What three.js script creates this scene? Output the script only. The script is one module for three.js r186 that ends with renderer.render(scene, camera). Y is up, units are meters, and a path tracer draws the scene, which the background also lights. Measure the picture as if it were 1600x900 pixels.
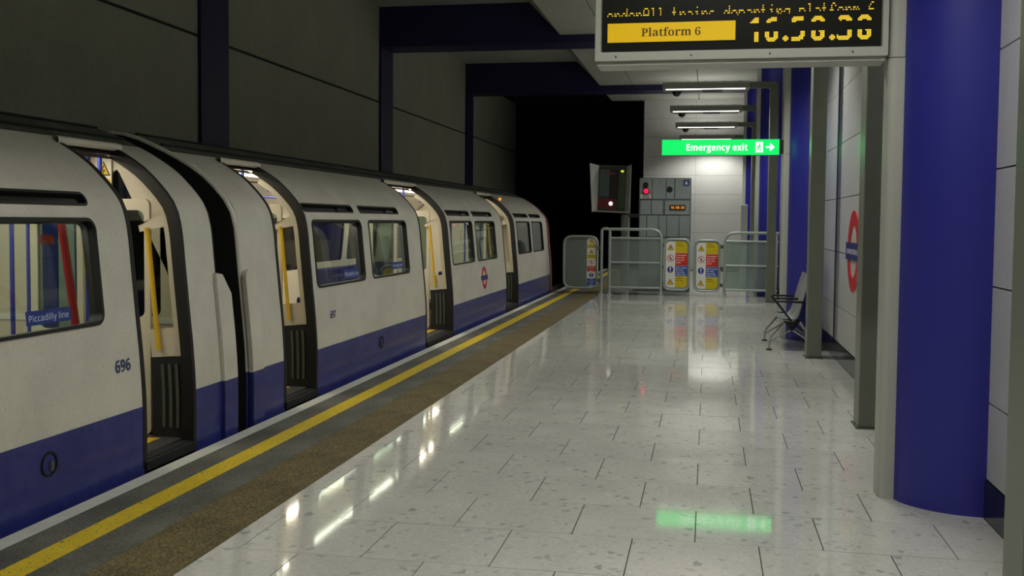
import * as THREE from 'three';
import { RoundedBoxGeometry } from 'three/addons/geometries/RoundedBoxGeometry.js';
import { mergeGeometries } from 'three/addons/utils/BufferGeometryUtils.js';
import { RectAreaLightUniformsLib } from 'three/addons/lights/RectAreaLightUniformsLib.js';

// ---------------------------------------------------------------- camera, exposure, light levels
const scene = new THREE.Scene();
const renderer = new THREE.WebGLRenderer({ antialias: true });
renderer.toneMapping = THREE.LinearToneMapping;
renderer.toneMappingExposure = 1.12;
renderer.shadowMap.enabled = true;
RectAreaLightUniformsLib.init();
scene.background = new THREE.Color(0x000000);               // underground: no sky

const EYE = 1.8;
const camera = new THREE.PerspectiveCamera(2 * Math.atan(450 / 1600) * 180 / Math.PI, 16 / 9, 0.05, 200);
camera.position.set(0, EYE, 0);
camera.rotation.set(-2.8505 * Math.PI / 180, 10.7904 * Math.PI / 180, 0.5 * Math.PI / 180, 'YXZ');
camera.setViewOffset(1600, 900, 0, 25, 1600, 900);
scene.add(camera);

const LAMP = 10.6, CUT = 71 * Math.PI / 180, LAMP_COLOR = new THREE.Color(1.0, 0.99, 0.925);     // gantry fluorescents
const UPLIGHT = 24, CABIN = 3.0, CABIN_COLOR = new THREE.Color(1.0, 0.93, 0.76);     // carriage ceiling strips

// ---------------------------------------------------------------- helpers
const R = Math.PI / 180, V3 = (x, y, z) => new THREE.Vector3(x, y, z);
let seedN = 12345;
const rnd = () => { seedN = (seedN * 1664525 + 1013904223) >>> 0; return seedN / 4294967296; };
const used = {};
function numbered(n) { if (!(n in used)) { used[n] = 0; return n; } used[n]++; return n + '_' + String(used[n]).padStart(3, '0'); }
function mesh(name, geo, mat, parent, label) {
  const m = new THREE.Mesh(Array.isArray(geo) ? merge(geo) : geo, mat);
  m.name = parent && parent !== scene ? name : numbered(name);
  m.castShadow = m.receiveShadow = true;
  if (label) m.userData.label = label;
  (parent || scene).add(m);
  return m;
}
function merge(list) {
  const gs = list.map((g) => { const q = g.index ? g.toNonIndexed() : g.clone(); for (const k of Object.keys(q.attributes)) if (!['position', 'normal', 'uv'].includes(k)) q.deleteAttribute(k); return q; });
  return mergeGeometries(gs, false);
}
function thing(name, label, category, [x, y, z] = [0, 0, 0], turn = 0, group) {
  const o = new THREE.Group(); o.name = numbered(name); scene.add(o);
  o.position.set(x, y, z); o.rotation.y = turn; o.userData = { label, category };
  if (group) o.userData.group = group;
  return o;
}
function structure(name) { const o = new THREE.Group(); o.name = name; o.userData.kind = 'structure'; scene.add(o); return o; }
// box from min / max corners, with uv in metres
function bx(x0, x1, y0, y1, z0, z1, r = 0, du = 0, dv = 0) {
  const w = x1 - x0, h = y1 - y0, d = z1 - z0;
  const g = r > 0 ? new RoundedBoxGeometry(w, h, d, 2, r) : new THREE.BoxGeometry(w, h, d);
  g.translate((x0 + x1) / 2, (y0 + y1) / 2, (z0 + z1) / 2);
  return boxUV(g, du, dv);
}
function boxUV(g, du = 0, dv = 0) {
  const p = g.attributes.position, n = g.attributes.normal, uv = new Float32Array(p.count * 2);
  for (let i = 0; i < p.count; i++) {
    const ax = Math.abs(n.getX(i)), ay = Math.abs(n.getY(i)), az = Math.abs(n.getZ(i));
    const [u, v] = ay >= ax && ay >= az ? [p.getX(i), p.getZ(i)] : ax >= az ? [p.getZ(i), p.getY(i)] : [p.getX(i), p.getY(i)];
    uv[2 * i] = u + du; uv[2 * i + 1] = v + dv;
  }
  g.setAttribute('uv', new THREE.BufferAttribute(uv, 2));
  return g;
}
function tube(pts, r, closed = false, seg = 8, tension = 0.5) {
  const c = new THREE.CatmullRomCurve3(pts.map((p) => V3(...p)), closed, 'catmullrom', tension);
  return new THREE.TubeGeometry(c, Math.max(4, pts.length * 5), r, seg, closed);
}
function rod(a, b, r, seg = 10) {
  const A = V3(...a), B = V3(...b), d = B.clone().sub(A), g = new THREE.CylinderGeometry(r, r, d.length(), seg);
  g.applyQuaternion(new THREE.Quaternion().setFromUnitVectors(V3(0, 1, 0), d.clone().normalize()));
  return g.translate((A.x + B.x) / 2, (A.y + B.y) / 2, (A.z + B.z) / 2);
}
// path of straight runs with rounded corners (for bent steel tube)
function bent(pts, r, rad, seg = 10, closed = false) {
  const out = [], n = pts.length;
  for (let i = 0; i < n; i++) {
    const p = V3(...pts[i]);
    if (!closed && (i === 0 || i === n - 1)) { out.push(p); continue; }
    const a = V3(...pts[(i + n - 1) % n]), b = V3(...pts[(i + 1) % n]);
    const u = a.sub(p).normalize(), v = b.sub(p).normalize();
    for (let k = 0; k <= 6; k++) {
      const t = k / 6, q0 = p.clone().addScaledVector(u, rad), q1 = p.clone().addScaledVector(v, rad);
      out.push(q0.multiplyScalar((1 - t) ** 2).addScaledVector(p, 2 * t * (1 - t)).addScaledVector(q1, t * t));
    }
  }
  const path = new THREE.CurvePath();
  for (let i = 0; i + 1 < out.length; i++) path.add(new THREE.LineCurve3(out[i], out[i + 1]));
  if (closed) path.add(new THREE.LineCurve3(out[out.length - 1], out[0]));
  const dense = path.getSpacedPoints ? out : out;
  const curve = new THREE.CatmullRomCurve3(densify(dense, closed), closed, 'catmullrom', 0.0001);
  return new THREE.TubeGeometry(curve, curve.points.length * 1, r, seg, closed);
}
function densify(pts, closed) {
  const o = []; const n = pts.length;
  for (let i = 0; i < n - (closed ? 0 : 1); i++) {
    const a = pts[i], b = pts[(i + 1) % n], k = Math.max(1, Math.round(a.distanceTo(b) / 0.06));
    for (let j = 0; j < k; j++) o.push(a.clone().lerp(b, j / k));
  }
  if (!closed) o.push(pts[n - 1].clone());
  return o;
}
function rrShape(x0, x1, y0, y1, r, path = new THREE.Shape()) {
  path.moveTo(x0 + r, y0); path.lineTo(x1 - r, y0); path.absarc(x1 - r, y0 + r, r, -Math.PI / 2, 0);
  path.lineTo(x1, y1 - r); path.absarc(x1 - r, y1 - r, r, 0, Math.PI / 2);
  path.lineTo(x0 + r, y1); path.absarc(x0 + r, y1 - r, r, Math.PI / 2, Math.PI);
  path.lineTo(x0, y0 + r); path.absarc(x0 + r, y0 + r, r, Math.PI, 1.5 * Math.PI);
  return path;
}
function extr(shape, depth, bevel = 0, curveSegments = 10) {
  return new THREE.ExtrudeGeometry(shape, { depth: depth - 2 * bevel, bevelEnabled: bevel > 0, bevelThickness: bevel, bevelSize: bevel, bevelOffset: -bevel, bevelSegments: 2, curveSegments }).translate(0, 0, bevel);
}
// ---------------------------------------------------------------- textures
function canvasTex(w, h, draw) {
  const c = document.createElement('canvas'); c.width = w; c.height = h;
  draw(c.getContext('2d'), w, h);
  const t = new THREE.CanvasTexture(c); t.colorSpace = THREE.SRGBColorSpace; t.anisotropy = 8; return t;
}
function vnoise(w, h, cells, octaves, seed) {                // tileable value noise, 0..1
  const out = new Float32Array(w * h); let amp = 1, tot = 0, s0 = seed;
  for (let o = 0; o < octaves; o++) {
    const n = cells << o, g = new Float32Array(n * n); let s = (s0 += 7919);
    for (let i = 0; i < n * n; i++) { s = (s * 1664525 + 1013904223) >>> 0; g[i] = s / 4294967296; }
    for (let y = 0; y < h; y++) for (let x = 0; x < w; x++) {
      const fx = x / w * n, fy = y / h * n, ix = Math.floor(fx), iy = Math.floor(fy);
      let tx = fx - ix, ty = fy - iy; tx = tx * tx * (3 - 2 * tx); ty = ty * ty * (3 - 2 * ty);
      const a = g[(iy % n) * n + ix % n], b = g[(iy % n) * n + (ix + 1) % n], c = g[((iy + 1) % n) * n + ix % n], d = g[((iy + 1) % n) * n + (ix + 1) % n];
      out[y * w + x] += amp * (a + (b - a) * tx + (c - a) * ty + (a - b - c + d) * tx * ty);
    }
    tot += amp; amp *= 0.5;
  }
  for (let i = 0; i < out.length; i++) out[i] /= tot;
  return out;
}
function dataTex(w, h, f, srgb = true) {
  const d = new Uint8Array(w * h * 4);
  for (let i = 0; i < w * h; i++) { const c = f(i % w, Math.floor(i / w), i); d[4 * i] = Math.max(0, Math.min(255, c[0])); d[4 * i + 1] = Math.max(0, Math.min(255, c[1])); d[4 * i + 2] = Math.max(0, Math.min(255, c[2])); d[4 * i + 3] = 255; }
  const t = new THREE.DataTexture(d, w, h); t.wrapS = t.wrapT = THREE.RepeatWrapping; t.magFilter = THREE.LinearFilter; t.minFilter = THREE.LinearMipmapLinearFilter; t.generateMipmaps = true;
  if (srgb) t.colorSpace = THREE.SRGBColorSpace;
  t.needsUpdate = true; return t;
}
const rep = (t, metresX, metresY = metresX) => { t.repeat.set(1 / metresX, 1 / metresY); return t; };

// polished terrazzo: off-white binder, grey and warm stone chips of 3 to 45 mm
const terrazzo = (() => {
  const N = 1024, M = 1.9, n1 = vnoise(N, N, 6, 4, 11), n2 = vnoise(N, N, 128, 2, 5);
  const px = new Float32Array(N * N * 3);
  for (let i = 0; i < N * N; i++) { const v = 203 + (n1[i] - 0.5) * 16 + (n2[i] - 0.5) * 16; px[3 * i] = v; px[3 * i + 1] = v - 1; px[3 * i + 2] = v - 8; }
  const chip = (cx, cy, rx, ry, a, col, k) => {
    const rr = Math.ceil(Math.max(rx, ry) * 1.4), ph = rnd() * 6.28, ca = Math.cos(a), sa = Math.sin(a);
    for (let y = -rr; y <= rr; y++) for (let x = -rr; x <= rr; x++) {
      const u = (x * ca + y * sa) / rx, v = (-x * sa + y * ca) / ry, th = Math.atan2(v, u);
      const e = Math.hypot(u, v) - 1 - 0.16 * Math.sin(3 * th + ph) - 0.1 * Math.sin(5 * th + 2 * ph);
      if (e > 0) continue;
      const al = Math.min(1, -e * 6) * k, i = 3 * (((cy + y + N) % N) * N + (cx + x + N) % N);
      for (let c = 0; c < 3; c++) px[i + c] += (col[c] - px[i + c]) * al;
    }
  };
  const grey = [[150, 151, 150], [165, 163, 155], [178, 172, 160], [186, 178, 172], [142, 146, 150], [222, 220, 212], [212, 206, 194]];
  for (let k = 0; k < 1500; k++) chip(Math.floor(rnd() * N), Math.floor(rnd() * N), 2 + rnd() * 6, 2 + rnd() * 4, rnd() * 6.28, grey[Math.floor(rnd() * 7)], 0.26);
  for (let k = 0; k < 190; k++) chip(Math.floor(rnd() * N), Math.floor(rnd() * N), 7 + rnd() * 13, 5 + rnd() * 8, rnd() * 6.28, grey[Math.floor(rnd() * 7)], 0.42);
  for (let k = 0; k < 16; k++) chip(Math.floor(rnd() * N), Math.floor(rnd() * N), 9 + rnd() * 14, 6 + rnd() * 9, rnd() * 6.28, [152, 154, 152], 0.7);
  return rep(dataTex(N, N, (x, y, i) => [px[3 * i], px[3 * i + 1], px[3 * i + 2]]), M);
})();
const speck = (base, amp, seed, cells = 64, big = 0.5) => {
  const N = 512, a = vnoise(N, N, cells, 3, seed), b = vnoise(N, N, 4, 4, seed + 3);
  return dataTex(N, N, (x, y, i) => { const k = (a[i] - 0.5) * amp * 2 + (b[i] - 0.5) * amp * big * 2; return [base[0] + k, base[1] + k, base[2] + k]; });
};
const resin = (() => {                                       // brown grit-and-resin band
  const N = 512, a = vnoise(N, N, 128, 2, 31), b = vnoise(N, N, 5, 4, 37);
  return rep(dataTex(N, N, (x, y, i) => { const k = (a[i] - 0.5) * 130 + (b[i] - 0.5) * 34; return [94 + k, 82 + k * 0.92, 50 + k * 0.6]; }), 0.9);
})();
const paving = rep(speck([94, 94, 86], 26, 41, 96, 0.8), 1.1);
const yellowWear = (() => { const N = 512, a = vnoise(N, N, 40, 3, 51), b = vnoise(N, N, 6, 3, 53); return rep(dataTex(N, N, (x, y, i) => { const k = (a[i] - 0.5) * 30 + (b[i] - 0.5) * 20, w = a[i] > 0.73 ? 0.55 : 1; return [(214 + k) * w, (186 + k) * w, (36 + k * 0.4) * w]; }), 0.8); })();
const grime = (() => {                                       // painted aluminium with dull scuffs and specks
  const N = 1024, a = vnoise(N, N, 8, 5, 61), b = vnoise(N, N, 96, 3, 67);
  return rep(dataTex(N, N, (x, y, i) => { let k = (a[i] - 0.5) * 22 + (b[i] - 0.5) * 10; if (b[i] > 0.8) k -= 30; return [208 + k, 205 + k, 192 + k]; }), 2.2);
})();
const roofDirt = rep(speck([80, 82, 74], 30, 71, 24, 1.4), 1.6);
const skirtTex = rep(speck([42, 48, 118], 10, 73, 24, 1.2), 1.3);
const wallGrey = rep(speck([198, 199, 190], 7, 81, 48, 1), 2.4);
const enamelTex = rep(speck([206, 206, 202], 4, 83, 48, 1), 2);
const ceilTex = rep(speck([186, 188, 180], 7, 91, 64, 1), 2);
const roughSpeck = rep(speck([58, 58, 58], 26, 97, 32, 1), 1.3); roughSpeck.colorSpace = THREE.NoColorSpace;
const postTex = rep(speck([112, 116, 104], 8, 99, 200, 0.4), 0.5);
const moquette = (() => { const N = 256; const a = vnoise(N, N, 64, 2, 101); return rep(dataTex(N, N, (x, y, i) => { const r = ((x >> 5) + (y >> 5)) & 3, k = (a[i] - 0.5) * 30; const c = [[26, 30, 84], [34, 40, 112], [22, 24, 62], [60, 34, 92]][r]; return c.map((v) => v + k); }), 0.3); })();

// ---------------------------------------------------------------- materials
const std = (o) => new THREE.MeshStandardMaterial(o), phy = (o) => new THREE.MeshPhysicalMaterial(o);
const M = {
  tile: std({ map: terrazzo, roughness: 0.055 }),
  screed: std({ color: 0x2b2a27, roughness: 0.9 }),
  resin: std({ map: resin, roughness: 0.75 }),
  paving: std({ map: paving, roughness: 0.7 }),
  yellow: std({ map: yellowWear, roughness: 0.6 }),
  edge: std({ map: wallGrey, roughness: 0.65 }),
  concreteDark: std({ color: 0x1a1a19, roughness: 0.95 }),
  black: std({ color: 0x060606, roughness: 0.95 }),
  rubber: std({ color: 0x0e0d0d, roughness: 0.55 }),
  wallPanel: std({ map: wallGrey, color: 0xc2c2b8, roughness: 0.75 }),
  enamel: phy({ map: enamelTex, roughness: 0.32, clearcoat: 0.3, clearcoatRoughness: 0.15 }),
  joint: std({ color: 0x17171a, roughness: 0.8 }),
  ceil: std({ map: ceilTex, color: 0xe6e6e2, roughness: 0.75 }),
  blue: phy({ color: 0x2b2c90, roughness: 0.42 }),
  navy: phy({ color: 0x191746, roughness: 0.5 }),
  casing: std({ color: 0xb2b3aa, roughness: 0.38, metalness: 0.0 }),
  skirting: std({ color: 0x2a2c30, roughness: 0.14, metalness: 0.4 }),
  post: std({ map: postTex, roughness: 0.33 }),
  postDark: std({ color: 0x50554c, roughness: 0.4 }),
  tubeGlow: std({ color: 0xffffff, emissive: 0xfff8ea, emissiveIntensity: 2.0, roughness: 0.4 }),
  housing: std({ color: 0x94978e, roughness: 0.5 }),
  slotGlow: std({ color: 0xffffff, emissive: 0xfff8ea, emissiveIntensity: 1.5, roughness: 0.4 }),
  reflector: std({ color: 0xcfd0c8, roughness: 0.3 }),
  dome: phy({ color: 0x111214, roughness: 0.08 }),
  trainWhite: phy({ map: grime, roughness: 0.36, clearcoat: 0.25, clearcoatRoughness: 0.2 }),
  trainBlue: phy({ map: skirtTex, roughness: 0.4, clearcoat: 0.2 }),
  trainRoof: std({ map: roofDirt, roughness: 0.85 }),
  trainRed: std({ color: 0x8a1820, roughness: 0.45 }),
  trainDark: std({ color: 0x101112, roughness: 0.8 }),
  glass: phy({ color: 0xbccac4, transmission: 1, thickness: 0, roughness: 0.02, ior: 1.5 }),
  glassGreen: phy({ color: 0x3c5846, roughness: 0.12 }),
  glassDark: phy({ color: 0x0c1011, roughness: 0.08 }),
  lining: std({ color: 0xd0c8b2, roughness: 0.5 }),
  liningDark: std({ color: 0x191a1c, roughness: 0.6 }),
  carFloor: std({ map: rep(speck([60, 60, 58], 22, 111, 64, 0.6), 0.8), roughness: 0.7 }),
  poleYellow: std({ color: 0xe2b62a, roughness: 0.35 }),
  poleBlue: std({ color: 0x2c3aa0, roughness: 0.35 }),
  poleRed: std({ color: 0xb01e24, roughness: 0.35 }),
  moquette: std({ map: moquette, roughness: 0.95 }),
  stripGlow: std({ color: 0xffffff, emissive: 0xfff2d8, emissiveIntensity: 5, roughness: 0.4 }),
  steel: std({ color: 0x9aa09c, roughness: 0.34, metalness: 0.55 }),
  chrome: std({ color: 0xb9bcbc, roughness: 0.22, metalness: 0.85 }),
  barrier: std({ color: 0xa3aea8, roughness: 0.33, metalness: 0.2 }),
  mesh: phy({ color: 0xccd8d2, roughness: 0.16, transmission: 0.8, thickness: 0 }),
  gatePlate: std({ color: 0x727d78, roughness: 0.5 }),
  cabinet: std({ map: rep(speck([92, 100, 99], 7, 121, 48, 1), 1.2), roughness: 0.5 }),
  cabinetDoor: std({ map: rep(speck([146, 156, 154], 7, 123, 48, 1), 1.2), roughness: 0.48 }),
  white: std({ color: 0xdcdcd6, roughness: 0.5 }),
  roundelRed: std({ color: 0xc81f26, roughness: 0.35 }),
};
const print = (tex, rough = 0.45) => std({ map: tex, roughness: rough });

// ================================================================ THE SETTING
const ZF = 14, ZE = -39.3, XW = 1.71, XL = -8.33;              // wall behind the camera, end wall, right wall, left wall
{
  const floor = structure('floor');
  mesh('slab', bx(-3.84, 1.9, -0.95, -0.0045, ZE - 0.2, ZF), M.screed, floor);
  mesh('edge_coping', bx(-3.85, -3.725, -0.16, 0, ZE, ZF, 0, 0.3), M.edge, floor, 'pale edge coping along the track');
  mesh('paving_strip', [bx(-3.722, -3.507, -0.03, -0.001, ZE, ZF), bx(-3.338, -3.06, -0.03, -0.001, ZE, ZF)], M.paving, floor, 'dark grey paving beside the edge');
  mesh('yellow_line', bx(-3.505, -3.34, -0.03, 0.001, ZE, ZF), M.yellow, floor, 'worn yellow safety line');
  mesh('resin_strip', bx(-3.058, -2.622, -0.03, -0.001, ZE, ZF), M.resin, floor, 'brown gritty resin strip');
  // terrazzo tiles, running bond: rows 0.645 deep, tiles 0.70 wide
  const shared = new Map(), ROW = 0.645, TW = 0.7, far = [];
  const tileGeo = (w, v) => { const k = w.toFixed(3) + '/' + v; if (!shared.has(k)) shared.set(k, bx(-w / 2 + 0.003, w / 2 - 0.003, -0.02, 0, -ROW / 2 + 0.0018, ROW / 2 - 0.0018, 0, v * 0.631, v * 0.377 + w)); return shared.get(k); };
  for (let k = -31; k <= 53; k++) {
    const z0 = -5.785 - ROW * k, zc = z0 - ROW / 2, ph = (k & 1) ? -0.39 : -0.04;
    if (zc - ROW / 2 < ZE || zc + ROW / 2 > ZF) continue;
    for (let n = -5; n <= 4; n++) {
      const a = Math.max(-2.62, ph + TW * n), b = Math.min(1.7, ph + TW * (n + 1));
      if (b - a < 0.03) continue;
      const g = tileGeo(b - a, Math.floor(rnd() * 7)), dy = (rnd() - 0.5) * 0.0012;
      if (k >= -2 && k <= 32) { const t = mesh('tile', g, M.tile, floor); t.position.set((a + b) / 2, dy, zc); t.rotation.x = (rnd() - 0.5) * 0.0016; t.rotation.z = (rnd() - 0.5) * 0.0012; }
      else far.push(g.clone().translate((a + b) / 2, 0, zc));
    }
  }
  mesh('tile_field', far, M.tile, floor).userData.kind = 'stuff';

  const bed = structure('floor_track');
  mesh('track_bed', bx(XL, -3.84, -1.3, -0.95, -60, ZF), M.concreteDark, bed);
  for (const x of [-4.55, -5.99]) mesh('rail', bx(x - 0.035, x + 0.035, -0.95, -0.79, -44, ZF), M.steel, bed);

  // right wall: enamelled panels over a dark recess
  const ROWS = [0.24, 0.712, 1.426, 2.14, 2.857, 3.57, 4.285, 5.0, 5.714, 6.42];
  const wr = structure('wall_right');
  mesh('backing', bx(1.86, 2.05, -0.9, 6.6, ZE - 0.3, ZF), M.joint, wr);
  for (let k = -2; k <= 3; k++) {
    const c = -7.1 - 9.5 * k, cuts = [c, c - 3.82, c - 7.38, c - 9.5];
    for (let i = 0; i < 3; i++) {
      const za = Math.min(ZF, cuts[i]) - (i === 2 ? 0.1 : 0.004), zb = Math.max(ZE, cuts[i + 1]) + (i === 1 ? 0.1 : 0.004);
      if (za - zb < 0.1) continue;
      for (let r = 0; r + 1 < ROWS.length; r++) mesh('panel', bx(XW, XW + 0.03, ROWS[r] + 0.005, ROWS[r + 1] - 0.005, zb, za, 0, k, r), M.enamel, wr);
    }
  }
  for (const z of [-4.98, -14.48, -23.98, -33.48]) mesh('joint_shade_strip', bx(XW + 0.004, XW + 0.034, 0.24, 6.42, z - 0.1, z + 0.1), M.rubber, wr);  // flat black strips fill the wide open joints, standing in for their shade
  const bs = structure('baseboard_right');
  mesh('skirting', bx(1.70, 1.76, -0.02, 0.235, ZE, ZF), M.skirting, bs);

  // end wall of the platform
  const we = structure('wall_end');
  mesh('backing', bx(-2.44, 2.0, -0.9, 6.6, ZE - 0.35, ZE - 0.04), M.joint, we);
  const ER = [0, ...ROWS.slice(1)];
  for (let r = 0; r + 1 < ER.length; r++) for (const [a, b] of [[-2.44, -0.5], [-0.5, 1.71]]) mesh('panel', bx(a + 0.003, b - 0.003, ER[r] + 0.004, ER[r + 1] - 0.004, ZE - 0.04, ZE, 0, r, r), M.enamel, we);

  // left wall beyond the track: two tiers of big dull panels between the frames
  const wl = structure('wall_left');
  mesh('backing', bx(XL - 0.3, XL - 0.03, -1.3, 7.4, -44.3, ZF), M.joint, wl);
  const cutsL = [ZF, 2.7, -6.8, -16.3, -25.8, -35.3, -44.3];
  for (let i = 0; i + 1 < cutsL.length; i++) for (const [y0, y1] of [[-1.3, 4.79], [4.84, 7.22]]) mesh('panel', bx(XL - 0.03, XL, y0, y1, cutsL[i + 1] + 0.004, cutsL[i] - 0.004, 0, i * 1.7), M.wallPanel, wl);

  // ceiling: high over the track, sloping down to the platform soffit
  const ce = structure('ceiling');
  mesh('slab', bx(XL - 0.3, 2.05, 7.4, 7.7, -45, ZF), M.joint, ce);
  mesh('void_lining', bx(-3.4, 2.05, 6.46, 6.5, ZE, ZF), M.joint, ce);
  const cutsC = [ZF, 3.2, 2.2, -6.3, -7.3, -15.8, -16.8, -25.3, -26.3, -34.8, -35.8, ZE];
  for (let i = 0; i + 1 < cutsC.length; i += 2) {
    const za = cutsC[i], zb = cutsC[i + 1];
    for (const [a, b] of [[-3.66, -2.58], [-2.56, -0.415], [-0.39, 1.86]]) mesh('panel', bx(a, b, 6.4, 6.44, zb, za, 0, i), M.ceil, ce);
    mesh('panel', bx(XL, -4.46, 7.22, 7.26, zb, za, 0, i), M.ceil, ce);
    const L = Math.hypot(0.79, 0.82), g = bx(-L / 2, L / 2, 0, 0.04, zb, za, 0, i);
    g.rotateZ(-Math.atan2(0.82, 0.79)); g.translate(-4.06, 6.81, 0);
    mesh('sloping_panel', g, M.ceil, ce);
  }
  // wall behind the camera and the dark running tunnel
  const wf = structure('wall_front');
  mesh('panel', bx(XL - 0.3, 2.05, -1.3, 7.7, ZF, ZF + 0.3), M.wallPanel, wf);
  const wt = structure('wall_tunnel');
  const hs = new THREE.Shape(); hs.moveTo(XL - 0.3, -1.3); hs.lineTo(-2.2, -1.3); hs.lineTo(-2.2, 7.7); hs.lineTo(XL - 0.3, 7.7); hs.closePath();
  const hole = new THREE.Path(); hole.absarc(-5.27, 1.1, 2.0, 0, Math.PI * 2); hs.holes.push(hole);
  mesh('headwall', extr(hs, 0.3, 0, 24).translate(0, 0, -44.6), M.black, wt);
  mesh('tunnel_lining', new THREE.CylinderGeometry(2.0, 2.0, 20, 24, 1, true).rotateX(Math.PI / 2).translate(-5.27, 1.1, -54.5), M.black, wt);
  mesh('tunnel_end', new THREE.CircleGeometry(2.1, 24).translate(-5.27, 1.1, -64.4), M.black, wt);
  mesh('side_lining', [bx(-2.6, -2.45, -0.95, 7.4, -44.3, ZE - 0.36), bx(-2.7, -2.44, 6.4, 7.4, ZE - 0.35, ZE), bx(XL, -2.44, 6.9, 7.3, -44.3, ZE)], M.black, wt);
}

// ---------------------------------------------------------------- blue roof frames: pilaster on the far wall and cross beam
[[-15.8, 'near blue roof frame, its broad pilaster on the far wall above the join between the carriages'], [-25.3, 'second blue roof frame along, beam and narrower pilaster above the middle carriage doors'], [-34.8, 'farthest blue roof frame, thin pilaster and dark beam in front of the black tunnel mouth']].forEach(([z, label]) => {
  const t = thing('roof_frame', label, 'roof beam', [0, 0, z - 0.5], 0, 'blue roof frames over the track');
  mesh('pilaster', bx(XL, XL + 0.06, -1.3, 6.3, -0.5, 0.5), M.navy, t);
  const s = new THREE.Shape(); [[XL, 6.21], [1.3, 6.21], [1.3, 6.44], [-3.66, 6.44], [-4.46, 7.26], [XL, 7.26]].forEach(([x, y], i) => i ? s.lineTo(x, y) : s.moveTo(x, y));
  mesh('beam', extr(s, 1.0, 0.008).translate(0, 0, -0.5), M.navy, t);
});

// ---------------------------------------------------------------- blue columns with pale nose casing on the right
[[-7.1, 'large blue oval column in the right foreground with a pale grey nose casing'], [-16.6, 'blue column with pale casing right behind the bench, carrying the green exit sign'], [-26.1, 'blue column just beyond the right-hand end barrier'], [-35.6, 'farthest blue column, a narrow dark strip beside the end wall']].forEach(([z, label]) => {
  const t = thing('column', label, 'column', [XW, 0, z], 0, 'blue columns along the right-hand wall');
  const s = new THREE.Shape(); s.moveTo(0.12, -0.44); s.lineTo(0, -0.44);
  for (let i = 0; i <= 48; i++) { const a = -Math.PI / 2 - Math.PI * i / 48; s.lineTo(0.5 * Math.cos(a), 0.44 * Math.sin(a)); }
  s.lineTo(0.12, 0.44); s.closePath();
  const g = extr(s, 6.4, 0, 48); g.rotateX(-Math.PI / 2);
  mesh('shaft', smooth(g), M.blue, t);
  const nose = (y0, y1, e) => { const n = new THREE.Shape(); rrShape(-0.578 - e, -0.445, -0.112 - e, 0.112 + e, 0.05, n); const q = extr(n, y1 - y0, 0, 8); q.rotateX(-Math.PI / 2); q.translate(0, y0, 0); return smooth(q); };
  mesh('nose_casing', nose(0, 2.87, 0.004), M.casing, t);
  mesh('nose_casing', nose(2.876, 6.4, 0), M.casing, t);
  for (const y of [2.9, 3.06]) mesh('rivet', new THREE.SphereGeometry(0.006, 8, 6).translate(-0.47, y, 0.113), M.postDark, t);
});
function smooth(g) {                                            // average normals across shallow creases
  const p = g.attributes.position, key = (i) => [p.getX(i), p.getY(i), p.getZ(i)].map((v) => Math.round(v * 1e4)).join(',');
  const q = g.index ? g.toNonIndexed() : g; q.computeVertexNormals();
  const P = q.attributes.position, N = q.attributes.normal, at = new Map();
  const k2 = (i) => [P.getX(i), P.getY(i), P.getZ(i)].map((v) => Math.round(v * 1e4)).join(',');
  for (let i = 0; i < P.count; i++) { const k = k2(i); (at.get(k) || at.set(k, []).get(k)).push(i); }
  const out = new Float32Array(P.count * 3), a = V3(), b = V3();
  for (const list of at.values()) for (const i of list) {
    a.fromBufferAttribute(N, i); const s = V3();
    for (const j of list) { b.fromBufferAttribute(N, j); if (a.dot(b) > 0.75) s.add(b); }
    s.normalize(); out.set([s.x, s.y, s.z], 3 * i);
  }
  q.setAttribute('normal', new THREE.BufferAttribute(out, 3));
  return q;
}

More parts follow.
